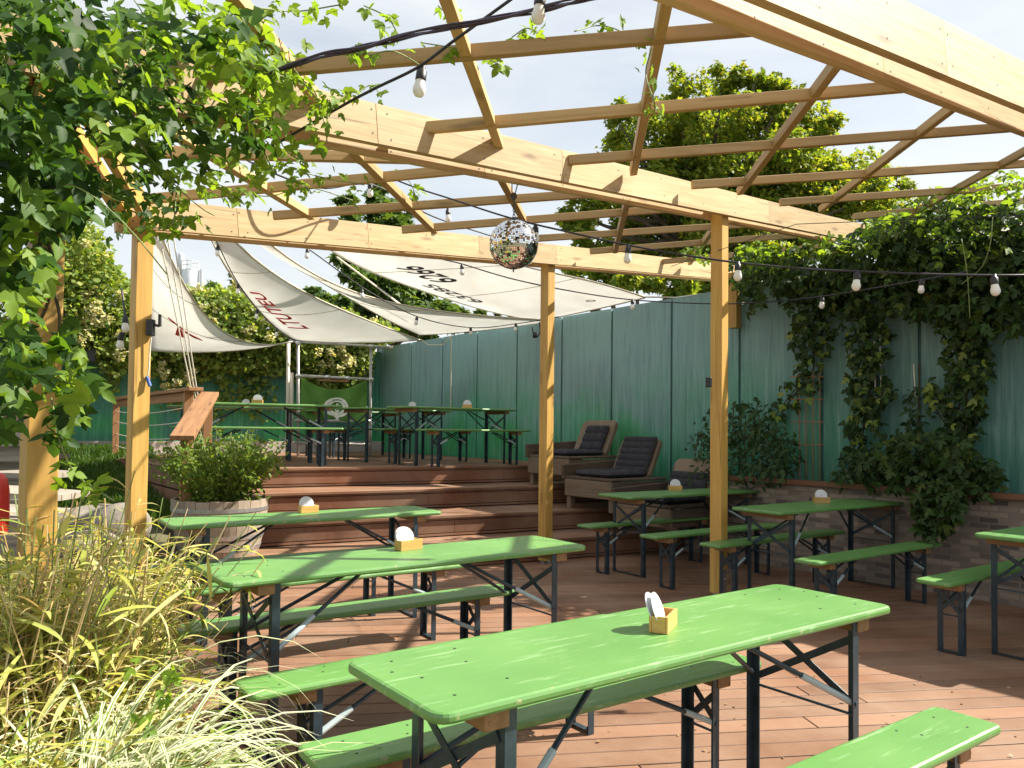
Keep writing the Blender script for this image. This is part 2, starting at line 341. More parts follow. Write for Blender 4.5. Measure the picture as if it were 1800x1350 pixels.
def m_wall(name, top, bot, zt, zb, streak=.5):
    m, nt, o = newmat(name); v = coords(nt, 'Object')
    sx = nd(nt, 'ShaderNodeSeparateXYZ', {0: v}); big = noise(nt, v, .55, 4, .55); dr = nd(nt, 'ShaderNodeMapping', {'Vector': v, 'Scale': (15, 15, .75)})
    d = noise(nt, dr.outputs[0], 1.5, 6, .75); fine = noise(nt, v, 130, 3, .7)
    zz = math_(nt, 'MULTIPLY_ADD', math_(nt, 'SUBTRACT', big, .5), 2.4, sx.outputs[2]); zz = math_(nt, 'MULTIPLY_ADD', math_(nt, 'SUBTRACT', d, .5), 1.1, zz)
    f = nd(nt, 'ShaderNodeMapRange', {0: zz, 1: zb, 2: zt}); f.interpolation_type = 'SMOOTHSTEP'
    col = ramp(nt, f.outputs[0], [(0, bot), (.45, tuple((a * .45 + b * .55) for a, b in zip(bot, top))), (1, top)])
    pur = ramp(nt, noise(nt, v, .8, 3), [(.52, (0, 0, 0)), (.66, (1, 1, 1))]); col = mixc(nt, math_(nt, 'MULTIPLY', pur, .35), col, (.20, .22, .30))
    grn = ramp(nt, noise(nt, v, 1.0, 2), [(.44, (0, 0, 0)), (.60, (1, 1, 1))]); gz = nd(nt, 'ShaderNodeMapRange', {0: sx.outputs[2], 1: 2.3, 2: 1.3}); gx = nd(nt, 'ShaderNodeMapRange', {0: sx.outputs[0], 1: 1.2, 2: 3.6}).outputs[0]; col = mixc(nt, math_(nt, 'MULTIPLY', gx, .62), col, (.085, .17, .185)); grn = math_(nt, 'MULTIPLY', grn, math_(nt, 'SUBTRACT', 1.0, math_(nt, 'MULTIPLY', gx, .85))); col = mixc(nt, math_(nt, 'MULTIPLY', math_(nt, 'MULTIPLY', grn, gz.outputs[0]), .9), col, (.035, .36, .085))
    drip = ramp(nt, d, [(.50, (0, 0, 0)), (.66, (1, 1, 1))]); col = mixc(nt, math_(nt, 'MULTIPLY', drip, streak), col, (.30, .50, .46))
    drip2 = ramp(nt, d, [(.32, (1, 1, 1)), (.46, (0, 0, 0))]); col = mixc(nt, math_(nt, 'MULTIPLY', drip2, .5), col, (.03, .10, .09))
    col = mixc(nt, math_(nt, 'MULTIPLY', fine, .25), col, (.05, .13, .11))
    pbsdf(nt, o, col, .5, bump(nt, math_(nt, 'ADD', fine, d), .5, .006), 0, .4); return m
M['wall_paint'] = m_wall('spray_painted_panel', (.26, .43, .44), (.05, .35, .17), 2.5, .9, .5)
M['wall_green'] = m_wall('green_rear_wall_paint', (.05, .20, .13), (.025, .19, .13), 3, .8, .35)
def m_brick():
    m, nt, o = newmat('pale_grey_brick'); v = coords(nt, 'Object')
    b = nd(nt, 'ShaderNodeTexBrick', {'Vector': v, 'Color1': (.40, .32, .25, 1), 'Color2': (.05, .04, .042, 1), 'Mortar': (.24, .20, .165, 1), 'Scale': 1.0, 'Mortar Size': .006, 'Bias': -.05, 'Brick Width': .15, 'Row Height': .05}, offset=.5)
    n = noise(nt, v, 14, 5, .65); n2 = noise(nt, v, 70, 3)
    col = mixc(nt, math_(nt, 'MULTIPLY', n, .18), b.outputs[0], (.44, .38, .32)); col = mixc(nt, math_(nt, 'MULTIPLY', n2, .35), col, (.10, .08, .07))
    h = math_(nt, 'MULTIPLY_ADD', b.outputs[1], -1.2, math_(nt, 'MULTIPLY', n2, .5))
    pbsdf(nt, o, col, .85, bump(nt, h, .7, .01)); return m
M['brick'] = m_brick()
def m_sail():
    m, nt, o = newmat('old_sailcloth'); v = coords(nt, 'Object'); n = noise(nt, v, 2.5, 5); n2 = noise(nt, v, 160, 2)
    col = ramp(nt, n, [(.3, (.80, .79, .76)), (.7, (.88, .875, .86))])
    b = nt.nodes.new('ShaderNodeBsdfDiffuse'); nt.links.new(col, b.inputs[0]); nt.links.new(bump(nt, n2, .15, .002), b.inputs['Normal'])
    t = nd(nt, 'ShaderNodeBsdfTranslucent'); nt.links.new(col, t.inputs[0])
    s = nt.nodes.new('ShaderNodeMixShader'); s.inputs[0].default_value = .5
    nt.links.new(b.outputs[0], s.inputs[1]); nt.links.new(t.outputs[0], s.inputs[2]); nt.links.new(s.outputs[0], o.inputs[0]); return m
M['sail'] = m_sail()
M['sail_hem'] = m_plain('sail_hem', (.48, .43, .33), .8, .15, 30)
def m_banner():
    m, nt, o = newmat('green_banner_cloth'); v = coords(nt, 'Object'); n = noise(nt, v, 3, 4)
    col = ramp(nt, n, [(.3, (.12, .27, .065)), (.7, (.16, .33, .085))])
    b = nt.nodes.new('ShaderNodeBsdfDiffuse'); nt.links.new(col, b.inputs[0]); t = nd(nt, 'ShaderNodeBsdfTranslucent'); nt.links.new(col, t.inputs[0])
    s = nt.nodes.new('ShaderNodeMixShader'); s.inputs[0].default_value = .3
    nt.links.new(b.outputs[0], s.inputs[1]); nt.links.new(t.outputs[0], s.inputs[2]); nt.links.new(s.outputs[0], o.inputs[0]); return m
M['banner'] = m_banner()
def m_mirror():
    m, nt, o = newmat('mirror_tile'); g = nt.nodes.new('ShaderNodeNewGeometry')
    col = ramp(nt, g.outputs['Random Per Island'], [(0, (.10, .09, .08)), (.10, (.16, .14, .12)), (.12, (.85, .86, .88)), (1, (.95, .95, .95))])
    pbsdf(nt, o, col, .05, None, 1.0); return m
M['mirror'] = m_mirror()
def m_ground():
    m, nt, o = newmat('ground_soil_and_sand'); v = coords(nt, 'Object'); n = noise(nt, v, 1.2, 6, .6); n2 = noise(nt, v, 40, 4, .7)
    col = ramp(nt, n, [(.35, (.07, .075, .03)), (.6, (.13, .115, .06))]); col = mixc(nt, math_(nt, 'MULTIPLY', n2, .4), col, (.05, .045, .025))
    pbsdf(nt, o, col, .95, bump(nt, n2, .6, .02)); return m
M['ground'] = m_ground()
M['sand'] = m_plain('sandy_path', (.42, .35, .26), .95, .25, 8, 0, .8)
# ================================================================== SETTING
YAW = R(28.5); TD = Vector((math.cos(YAW), math.sin(YAW), 0)); ND = Vector((-math.sin(YAW), math.cos(YAW), 0))
WD = Vector((.6018, -.7986, 0)); WN = Vector((-.7986, -.6018, 0)); W0 = Vector((0, 12.55, 0))
ZP, RIS = .906, .2265
N_BASE, N_T3, N_T2, N_TOP, T_LEFT = 7.06, 7.68, 8.44, 9.20, .88
def tn(t, n, z=0): return TD * t + ND * n + Vector((0, 0, z))
def t_wall(n): s = (n - ND.dot(W0)) / ND.dot(WD); return TD.dot(W0 + WD * s)
def smooth(x): x = max(0, min(1, x)); return x * x * (3 - 2 * x)
def ground_z(x, y):
    left = smooth((-x - 1.9 - .06 * y) / 1.1)
    g = -.06 + left * (.04 + 1.0 * max(0, min(1, (y - 5.6) / 6.6)))
    p = Vector((x, y, 0)); t, n = TD.dot(p), ND.dot(p)
    if t > T_LEFT + .05 and n > 6.9: g = min(g, -.06 if n < 9.0 else .4)
    if x > -1.6 and y < 9: g = -.06
    return g
# ground: fine near, one sheet to the horizon
xs = np.concatenate([[-900, -300, -100, -40, -20], np.arange(-14, 2.01, .25), [6, 12, 20, 40, 100, 300, 900]])
ys = np.concatenate([[-60, -20, -6], np.arange(-2, 20.01, .25), [24, 32, 50, 100, 300, 1500]])
g = MB(); g.v = [(x, y, ground_z(x, y)) for y in ys for x in xs]; nx = len(xs)
g.f = [(j * nx + i, j * nx + i + 1, (j + 1) * nx + i + 1, (j + 1) * nx + i) for j in range(len(ys) - 1) for i in range(nx - 1)]; g.mi = [0] * len(g.f)
tag(g.build('ground', M['ground'], smooth=True, recenter=False), kind='structure')

# lower deck: every board its own strip, joints staggered
DY = R(8.6); DD = Vector((math.cos(DY), math.sin(DY), 0)); DN = Vector((-math.sin(DY), math.cos(DY), 0))
edge = [PZ(u, v, 0) for u, v in ((300, 1012), (262, 1075), (232, 1125), (165, 1205), (50, 1330))]
def deck_left(y):
    e = sorted(edge, key=lambda p: p.y)
    if y <= e[0].y: return e[0].x + .0 * (y - e[0].y)
    if y >= e[-1].y: return e[-1].x - .9 * (y - e[-1].y)
    for a, b in zip(e, e[1:]):
        if y <= b.y: return a.x + (b.x - a.x) * (y - a.y) / (b.y - a.y)
mb = MB(); bw = .142; k = -16
rnd = random.Random(3)
while True:
    n0 = k * bw; k += 1
    if n0 > 8.9: break
    yl = n0; xl = deck_left(yl)
    for _ in range(4): yl = (n0 + xl * math.sin(DY)) / math.cos(DY); xl = deck_left(yl)
    ta = DD.dot(Vector((xl, yl, 0)))
    s = (n0 - DN.dot(W0)) / DN.dot(WD); tb = min(9.5, DD.dot(W0 + WD * s) - .1)
    t = ta; L_ = rnd.uniform(1.0, 4.0)
    while t < tb - .05:
        e = min(t + L_, tb)
        if tb - e < .4: e = tb
        c = DD * ((t + e) / 2) + DN * (n0 + bw / 2) + Vector((0, 0, -.0125 + rnd.uniform(-.0008, .0008)))
        mb.box(c, (e - t - .004, bw - .010, .025), Matrix.Rotation(DY, 3, 'Z')); t = e; L_ = rnd.choice((2.4, 3.0, 3.6, 4.0))
o = mb.build('deck', M['deck'], M=Matrix.Rotation(DY, 4, 'Z'), recenter=False); o.data.transform(Matrix.Rotation(-DY, 4, 'Z')); tag(o, kind='structure')
b = o.modifiers.new('bevel', 'BEVEL'); b.width = .003; b.segments = 1

ds = MB(); dp = [Vector((deck_left(-1) + .1, -1.2, -.034))] + [Vector((p.x + .05, p.y, -.034)) for p in sorted(edge, key=lambda p: p.y)] + [Vector((edge[0].x + .05, 8.2, -.034)), Vector((3.4, 8.2, -.034)), Vector((9, .6, -.034)), Vector((9, -1.2, -.034))]
ds.add(dp, [tuple(range(len(dp)))[::-1]]); tag(ds.build('deck_gap_shade', M['gap_shade'], recenter=False), kind='structure')  # dark sheet added below the boards so their gaps look shaded
# terrace steps and raised platform
def t_edge(n): return T_LEFT - .15 * max(0, n - N_TOP)
def tread(mb, n0, n1, z, tl=T_LEFT, bw=.142):
    n = n0
    while n < n1 - .01:
        e = min(n + bw, n1); tw = t_wall((n + e) / 2) - .12; t = t_edge(n)
        while t < tw - .01:
            q = min(tw, t + rnd.choice((2.2, 2.8, 3.6)));
            if tw - q < .5: q = tw
            mb.box(tn((t + q) / 2, (n + e) / 2, z - .0125), (q - t - .003, e - n - .006, .025), Matrix.Rotation(YAW, 3, 'Z')); t = q
        n = e
def riser(mb, n0, z0, z1, tl=T_LEFT):
    tw = t_wall(n0) - .12; h = z1 - .03 - z0
    for a, b_ in ((z0 + .012, z0 + .035), (z0 + .043, z1 - .055), (z1 - .048, z1 - .027)):
        t = tl
        while t < tw - .01:
            q = min(tw, t + rnd.choice((2.6, 3.4, 4.0)))
            if tw - q < .6: q = tw
            mb.box(tn((t + q) / 2, n0 + .012, (a + b_) / 2), (q - t - .004, .024, b_ - a), Matrix.Rotation(YAW, 3, 'Z')); t = q
st = MB(); rs = MB(); under = MB()
lv = [(N_BASE, N_T3 + .03), (N_T3, N_T2 + .03), (N_T2, N_TOP + .03)]
for i, (a, b_) in enumerate(lv): tread(st, a - .025, b_, RIS * (i + 1)); riser(rs, a, RIS * i, RIS * (i + 1))
riser(rs, N_TOP, RIS * 3, ZP)
for o_, nm in ((st, 'steps'),):
    pass
RZ = Matrix.Rotation(YAW, 4, 'Z'); RZi = Matrix.Rotation(-YAW, 4, 'Z')
def rbuild(mb, name, mat, **kw):
    o = mb.build(name, mat, M=RZ, recenter=False); o.data.transform(RZi); return tag(o, kind='structure', **kw)
rbuild(st, 'steps', M['deck']); rbuild(rs, 'step_risers', M['riser'])
pf = MB(); tread(pf, N_TOP - .025, 16.0, ZP); rbuild(pf, 'platform', M['deck'])
ub = MB()
for i, (a, b_) in enumerate(lv): ub.box(tn(4.2, (a + 16) / 2 + .05, RIS * (i + .5) - .03), (6.5, 16 - a - .1, RIS - .02), Matrix.Rotation(YAW, 3, 'Z'))
rbuild(ub, 'step_substructure', M['gap_shade'])
sk = MB()
for i in range(4):
    z0 = .02 + i * .222; n = N_BASE + (0, .62, 1.38, 2.14)[i]
    if n < N_TOP: sk.box(tn(T_LEFT - .014, (n + N_TOP) / 2, z0 + .103), (.024, N_TOP - n, .2), Matrix.Rotation(YAW, 3, 'Z'))
    a = tn(T_LEFT - .014, N_TOP, z0 + .103); b_ = tn(t_edge(14.5) - .014, 14.5, z0 + .103); sk.bar(a, b_, .024, .2); v_ = Vector((.02, .02, 0)); sk.bar(a + v_, b_ + v_, .008, .23, mi=1)
o = rbuild(sk, 'platform_skirting', [M['riser'], M['gap_shade']])

# painted panel wall on the right
K = W0 + WD * -4.73
seams = [PP(u, 700, W0, WN) for u in (641, 675, 722, 777, 838, 908, 987, 1075, 1180, 1300, 1445, 1617)]
ss = [(p - W0).dot(WD) for p in seams]; ss[0] = -4.73
while ss[-1] < 13: ss.append(ss[-1] + 1.12)
wall = thing('painted_wall', 'tall blue and green spray-painted panel wall along the right of the terrace', 'wall', W0 + WD * 2)
pm = MB(); fm = MB(); AW = math.atan2(WD.y, WD.x); RW = Matrix.Rotation(AW, 3, 'Z')
ZT = 3.09
for a, b_ in zip(ss, ss[1:]):
    c = W0 + WD * ((a + b_) / 2) - WN * .03
    pm.box((c.x, c.y, (.62 + ZT) / 2), (b_ - a - .035, .06, ZT - .62), RW)
    p = W0 + WD * b_ - WN * .05; fm.box((p.x, p.y, ZT / 2 - .01), (.06, .05, ZT - .02), RW)
pm.build('panels', M['wall_paint'], wall, Matrix.Identity(4))
fm.build('seam_posts', m_plain('seam_post_paint', (.05, .12, .13), .6, .3), wall)
c = W0 + WD * 4 - WN * .02
MB().box((c.x, c.y, .3), (17.6, .12, .64), RW).build('concrete_base', M['concrete'], wall)

# green rear wall on the left with rough footing
UD = Vector((-WN.x, -WN.y, 0)); LW = -UD
rear = thing('rear_wall', 'green-painted rear wall with pale drips behind the platform and lawn', 'wall', K + LW * 5)
RU = Matrix.Rotation(math.atan2(UD.y, UD.x), 3, 'Z')
c = K + LW * 6.5 - Vector((0, 0, 0))
MB().box((c.x, c.y, 2.05), (13.2, .2, 1.9), RU).build('wall_face', M['wall_green'], rear)
c2 = c + WD * .06; MB().box((c2.x, c2.y, .55), (13.2, .3, 1.14), RU).build('footing', M['concrete'], rear)

# brick planter in front of the panel wall
PL0 = Vector((3.84, 6.61, 0)); PLd = -WD
s_l = 3.02; s_r = -7.5
pl = thing('brick_planter', 'long pale brick raised bed with a timber edge under the painted wall', 'planter', PL0)
a = PL0 + PLd * s_r; b_ = PL0 + PLd * s_l; c = (a + b_) / 2; RP = Matrix.Rotation(AW, 4, 'Z')
bm_ = MB().box((0, 0, .43), ((b_ - a).length, .12, .86)); MT = Matrix.Translation(c - WN * .06) @ RP
o = bm_.build('brick_face', M['brick'], pl, MT)
o.data.transform(Matrix.Rotation(R(-90), 4, 'X')); o.matrix_basis = wmat(pl).inverted() @ MT @ Matrix.Rotation(R(90), 4, 'X')
e0 = b_ - WN * .06; MTe = Matrix.Translation(e0 - WN * .17) @ Matrix.Rotation(AW + R(90), 4, 'Z')
o = MB().box((0, 0, .43), (.30, .12, .86)).build('brick_end', M['brick'], pl, MTe)
o.data.transform(Matrix.Rotation(R(-90), 4, 'X')); o.matrix_basis = wmat(pl).inverted() @ MTe @ Matrix.Rotation(R(90), 4, 'X')
member('timber_edge', a + Vector((0, 0, .885)) + WN * .0, b_ + Vector((0, 0, .885)) + WN * .0, .15, .045, M['cap_wood'], pl)
so_ = c - WN * .3; MB().box((so_.x, so_.y, .42), ((b_ - a).length, .34, .80), RW).build('soil_bed', M['soil'], pl)
# ================================================================== PERGOLA
GX, GY = .110, .035
def roof_z(x, y): return 2.789 + GX * x + GY * y
NR = Vector((-GX, -GY, 1)).normalized()
def RP_(u, v, up=0.0): return PP(u, v, (0, 0, 2.789 + up), NR)
pa = PZ(233, 1112, 0); pc = PZ(958, 990, 0); pd_ = PZ(1263, 1048, 0); pe = Vector((-1.80, 2.95, 0))
BD = (pc - pa); BD.z = 0; BD.normalize(); BN = Vector((BD.y, -BD.x, 0))      # BN towards the viewer
perg = thing('pergola', 'open timber pergola with paired beams, square posts and a lath grid overhead', 'pergola', (0, 5, 0))
PS = .108
for p, zb in ((pa, .10), (pc, .03), (pd_, .03), (pe, 0)):
    zt = roof_z(p.x, p.y) + .16
    M_ = Matrix.Translation((p.x, p.y, (zb + zt) / 2)) @ Matrix.Rotation(math.atan2(BD.y, BD.x), 4, 'Z') @ Matrix.Rotation(R(90), 4, 'Y')
    po = MB().box((0, 0, 0), (zt - zb, PS, PS)).build('post', M['post'], perg, M_, bevel=.005, recenter=False)
    br = MB(); c = p + BN * (PS / 2 + .003)
    br.box((c.x, c.y, zb + .07), (.055, .006, .26), Matrix.Rotation(math.atan2(BD.y, BD.x), 3, 'Z'))
    br.box((p.x, p.y, zb / 2), (.08, .06, max(.02, zb)), Matrix.Rotation(math.atan2(BD.y, BD.x), 3, 'Z'))
    for zz in (.0, .12):
        q = c + BN * .005; br.lathe([(.011, 0), (.011, .008), (.004, .011)], (q.x, q.y, zb + zz), 8, M=frame(BN).to_3x3() @ Matrix.Rotation(R(90), 3, 'Y'))
    br.build('post_bracket', M['steel'], po)
BH_ = .205
def beam(p0, s0, s1, first=True, near=True, far=True, cuts=()):
    """a pair of planks clamped either side of the posts on the line p0 + BD*s"""
    for sgn, on in ((1, near), (-1, far)):
        if not on: continue
        cs = [s0] + [c_ + (0.0 if sgn > 0 else .9) for c_ in cuts if s0 < c_ + (0 if sgn > 0 else .9) < s1] + [s1]
        for a_, b__ in zip(cs, cs[1:]):
            A = p0 + BD * (a_ + .002) + BN * sgn * (PS / 2 + .024); B = p0 + BD * (b__ - .002) + BN * sgn * (PS / 2 + .024)
            A.z = roof_z(A.x, A.y) + BH_ / 2; B.z = roof_z(B.x, B.y) + BH_ / 2
            member('beam', A, B, .045, BH_, M['beam'], perg)
L_AC = (pc - pa).length
u_end = RP_(1312, 490); beam(pa, -.16, (u_end - pa).dot(BD), cuts=(.62, 1.75, 3.0, L_AC + .02))
u_end1 = RP_(1608, 432); beam(pd_, -(pd_ - pe).length - .9, 4.3, cuts=(-3.6, -2.15, .7))
# third beam, nearest, crossing the top right corner: two deep planks
H3 = .28
for (u0_, v0_, u1_, v1_), cuts_ in (((1325, 0, 1800, 195), (.44, .80)), ((1200, 12, 1800, 237), (.37, .70))):
    A3 = RP_(u0_, v0_); B3 = RP_(u1_, v1_); d3 = (B3 - A3).normalized(); ln = (B3 - A3).length; a = A3 - d3 * .7 + NR * H3 / 2; b_ = B3 + d3 * 1.85 + NR * H3 / 2
    for q0, q1 in zip((0,) + cuts_, cuts_ + (1,)): member('beam', a.lerp(b_, q0) + d3 * .0015, a.lerp(b_, q1) - d3 * .0015, .045, H3, M['beam'], perg, up=NR)
n3 = Vector((d3.y, -d3.x, 0)).normalized()
p3 = B3 + d3 * 1.62 + n3 * .09; zt = p3.z + .14
M_ = Matrix.Translation((p3.x, p3.y, zt / 2)) @ Matrix.Rotation(math.atan2(d3.y, d3.x), 4, 'Z') @ Matrix.Rotation(R(90), 4, 'Y')
MB().box((0, 0, 0), (zt, PS, PS)).build('post', M['post'], perg, M_, bevel=.005, recenter=False)
# short hanging post at the wall end of the rear beam, and a right-hand post in the vine
for (u, v0, v1, d) in ((1291, 480, 577, None),):
    c = PP(u, v1, W0 + WN * .10, WN); t_ = PP(u, v0, W0 + WN * .10, WN)
    member('post', c, Vector((c.x, c.y, t_.z)), PS, PS, M['post'], perg, up=BD)
c = PP(1636, 545, W0 + WN * .10, WN); t_ = PP(1636, 470, W0 + WN * .10, WN)
member('post', c, Vector((c.x, c.y, t_.z)), PS, PS, M['post'], perg, up=BD)
LH = .062; LU = .145
GAP = PS / 2 + .0475
def lath(u0, v0, u1, v1, up=LU, w=.042, h=LH, name='lath'):
    a = RP_(u0, v0, up); b_ = RP_(u1, v1, up)
    def to(p, q, base, dist):          # slide p along the lath until it meets the face of a beam
        d0, d1 = (p - base).dot(BN), (q - base).dot(BN); return p + (q - p) * ((dist - d0) / (d1 - d0)) if abs(d1 - d0) > .05 else p
    if (a.lerp(b_, .5) - pd_).dot(BN) < 0:      # bay between the two far beams: reach the middle beam
        if (a - pd_).dot(BN) > (b_ - pd_).dot(BN): a = to(a, b_, pd_, -GAP)
        else: b_ = to(b_, a, pd_, -GAP)
    member(name, a, b_, w, h, M['lath'], perg, up=NR)
for q in ((235, 143, 1330, 49), (716, 228, 1590, 152), (999, 282, 1812, 221), (1216, 325, 1812, 287), (1371, 356, 1812, 326), (1500, 381, 1812, 352),
          (240, 352, 760, 303), (480, 379, 985, 344), (706, 404, 1165, 368), (945, 419, 1250, 399), (1037, 442, 1330, 419), (1165, 460, 1420, 436),
          (60, 262, 300, 268)):
    lath(*q)
for q in ((395, -28, 512, 118), (512, 118, 590, 214), (772, -40, 877, 254), (1178, -40, 1113, 302), (1500, 72, 1300, 337), (1700, 168, 1443, 368), (1830, 250, 1600, 377),
          (418, 300, 548, 380), (655, 297, 764, 405), (893, 335, 922, 389), (1100, 362, 1081, 441), (1263, 388, 1212, 462)):
    lath(*q, up=LU + .004, w=.05, h=.058, name='rafter')
A = pe + BD * 0; B = pa + BD * 0
for off in (-.085, .06):
    a = Vector((pe.x, pe.y, 0)) + BD * off; b_ = Vector((pa.x, pa.y, 0)) + BD * off
    a.z = roof_z(a.x, a.y) + .06; b_.z = roof_z(b_.x, b_.y) + .06
    member('edge_rafter', a, b_, .045, .14, M['post'], perg)
# ================================================================== BEER TABLES AND BENCHES
def plank_mesh(L_, W_, z, th, r=.05):
    """board with cut, rounded corners and a worn round edge"""
    ol = []
    for cx, cy, a0 in ((L_ / 2 - r, W_ / 2 - r, 0), (-L_ / 2 + r, W_ / 2 - r, 90), (-L_ / 2 + r, -W_ / 2 + r, 180), (L_ / 2 - r, -W_ / 2 + r, 270)):
        for k in range(6):
            q = R(a0 + 18 * k); ol.append((cx + r * math.cos(q), cy + r * math.sin(q), math.cos(q), math.sin(q)))
    n = len(ol); rings = [(.012, z - th), (.003, z - th + .003), (0, z - th + .009), (0, z - .010), (.003, z - .003), (.010, z)]
    vs = [(x - nx * i_, y - ny * i_, zz) for i_, zz in rings for x, y, nx, ny in ol]; fs = []
    for i in range(len(rings) - 1):
        for k in range(n): k2 = (k + 1) % n; fs.append((i * n + k, i * n + k2, (i + 1) * n + k2, (i + 1) * n + k))
    fs += [tuple(range(n - 1, -1, -1)), tuple((len(rings) - 1) * n + k for k in range(n))]
    return vs, fs
def make_set(name, label, cat, L_, W_, Hh, loc, rz, holes, inset=.20):
    root = thing(name, label, cat, loc, rz); W4 = wmat(root)
    top = MB(); top.add(*plank_mesh(L_, W_, Hh, .028, .045 if W_ > .3 else .03))
    for x, y in holes:
        for sx in (-1, 1): top.lathe([(.0042, Hh + .0002), (.0042, Hh + .0012)], (sx * (L_ / 2 - x), y, 0), 8, 1)
    o = top.build('tabletop' if W_ > .3 else 'seat', [M['green'], M['hole']], root, W4)
    z0 = Hh - .028
    for sx in (-1, 1):
        xe = sx * (L_ / 2 - inset); yl = W_ / 2 - .028; zc = z0 - .022
        member('batten', W4 @ Vector((xe + sx * .03, -W_ / 2 + .02, zc)), W4 @ Vector((xe + sx * .03, W_ / 2 - .02, zc)), .07, .044, M['batten'], root)
        mid = z0 * .62
        for sy in (-1, 1):
            lg = MB(); lg.box((xe - sx * .012, sy * yl, z0 / 2), (.034, .005, z0)); lg.box((xe + sx * .003 , sy * (yl - .016), z0 / 2), (.005, .034, z0))
            lg.box((xe - sx * .012, sy * (yl + .004), mid), (.012, .006, .012))
            lg.build('leg', M['leg'], root, W4)
        cb = MB(); zt = z0 - .07; zb_ = z0 * .60
        cb.bar((xe + sx * .009, -yl + .02, zt), (xe + sx * .009, yl - .02, zb_), .026, .004, (1, 0, 0)); cb.bar((xe + sx * .014, yl - .02, zt), (xe + sx * .014, -yl + .02, zb_), .026, .004, (1, 0, 0))
        cb.tube([(xe, -yl, zb_ - .03), (xe, yl, zb_ - .03)], .005, 6)
        cb.build('cross_brace', M['leg'], root, W4)
        fb = MB(); fb.box((xe - sx * .003, 0, .012), (.030, 2 * yl - .03, .004)); fb.box((xe - sx * .003, yl - .02, .022), (.03, .004, .02)); fb.box((xe - sx * .003, -yl + .02, .022), (.03, .004, .02))
        fb.build('foot_bar', M['leg'], root, W4)
        for sy in (-1, 1):
            s_ = MB(); a = Vector((xe - sx * (.16 + .45 * z0), sy * (.03), z0 - .012)); b_ = Vector((xe - sx * .012, sy * (yl - .012), mid))
            k = (b_ - a) * .60 + a
            s_.tube([a, k], .0085, 8); s_.tube([k, b_], .0115 if sy < 0 else .009, 8, 1 if sy < 0 else 0)
            s_.build('folding_strut', [M['leg'], M['leg_sleeve']], root, W4)
    return root
LT, WT_, LB, WB_ = 1.882, .484, 1.806, .212
holesT = [(.10, -.15), (.10, 0), (.10, .16), (.27, -.12), (.26, .05), (.30, .17), (.06, .08)]
holesB = [(.12, -.05), (.12, .05), (.30, .0), (.33, .06)]
def ctr(x, y, a, Wd, Ld): l = Vector((math.cos(a), math.sin(a), 0)); w = Vector((math.sin(a), -math.cos(a), 0)); return Vector((x, y, 0)) + l * Ld / 2 + w * Wd / 2
def rnd_side(k): return R(180) * (k % 2)
tab_list = [('front table nearest the camera, bright green with one coaster box', -.436, 2.042, .632),
            ('second green table from the front, behind the nearest one', -1.392, 3.423, .623),
            ('third green table from the front, beside the barrel tub', -2.334, 5.131, .591),
            ('shaded green table against the brick planter, right of the free-standing front post', 1.797, 6.368, .607),
            ('shaded green table near the wooden loungers, left of the free-standing front post', .838, 7.60, .587),
            ('green table cut off by the right edge of the photo', 2.873, 4.835, .607)]
T0 = make_set('beer_table', 'x', 'table', LT, WT_, .77, (0, 0, 0), 0, holesT)
B0 = make_set('beer_bench', 'x', 'bench', LB, WB_, .48, (0, 0, 0), 0, holesB, .24)
used = {'t': 0, 'b': 0}; placed = {}
def place(kind, loc, rz, label, group):
    src = T0 if kind == 't' else B0
    if not used[kind]:
        used[kind] = 1; src.location = loc; src.rotation_euler = (0, 0, rz); src.matrix_basis = Matrix.Translation(loc) @ Matrix.Rotation(rz, 4, 'Z'); src['label'] = label; src['group'] = group; return src
    return dup(src, loc, rz, label, group)
GT, GB = 'green folding beer tables', 'green folding beer benches'
for lab, x, y, a in tab_list: place('t', ctr(x, y, a, WT_, LT), a, lab, GT)
ben_list = [('bench along the far side of the front table, half hidden by it', -.605, 2.222, .600), ('bench along the near side of the second table from the front', -.99, 2.782, .630),
            ('bench along the far side of the second table from the front', -1.562, 3.541, .601), ('bench along the near side of the third table from the front', -1.886, 4.373, .597),
            ('bench on the far side of the third table, its left end behind the ornamental grass', -2.40, 5.02, .585),
            ('shaded bench on the near side of the table by the brick planter', 2.022, 5.575, .629), ('shaded bench on the far side of the table by the brick planter', 1.529, 6.334, .614),
            ('sun-dappled bench beside the table cut off by the right edge', 2.529, 4.867, .611), ('bench on the near side of the table by the loungers', 1.119, 6.809, .599),
            ('bench on the far side of the table by the loungers, close to the steps', .63, 7.497, .597), ('bench along the near side of the front table, at the bottom right', -.045, 1.537, .629)]
for lab, x, y, a in ben_list: place('b', ctr(x, y, a, WB_, LB), a, lab, GB)
ptab = [('green table on the platform beside the wooden railing', (-3.12, 9.72), 26), ('green table at the back left of the platform, by the rear wall', (-4.00, 11.25), 22),
        ('green platform table nearest the painted wall and the loungers', (-.80, 10.62), 40), ('middle green table on the platform, in front of the banner', (-1.72, 11.55), 50),
        ('green table at the very back of the platform near the wall corner', (-2.75, 13.3), 40)]
for lab, (x, y), a in ptab: place('t', Vector((x, y, ZP)), R(a), lab, GT)
pben = [('bench on the near side of the platform table by the painted wall', (-.47, 10.22), 41), ('bench between the two right-hand platform tables', (-1.18, 11.1), 46),
        ('bench on the near side of the platform table by the railing', (-2.92, 9.22), 27), ('bench on the far side of the platform table by the railing', (-3.32, 10.2), 25),
        ('bench on the near side of the back left platform table', (-3.78, 10.78), 22), ('bench on the far side of the middle platform table', (-2.1, 11.95), 51),
        ('bench on the near side of the rearmost platform table', (-2.4, 12.9), 40)]
for lab, (x, y), a in pben: place('b', Vector((x, y, ZP)), R(a), lab, GB)

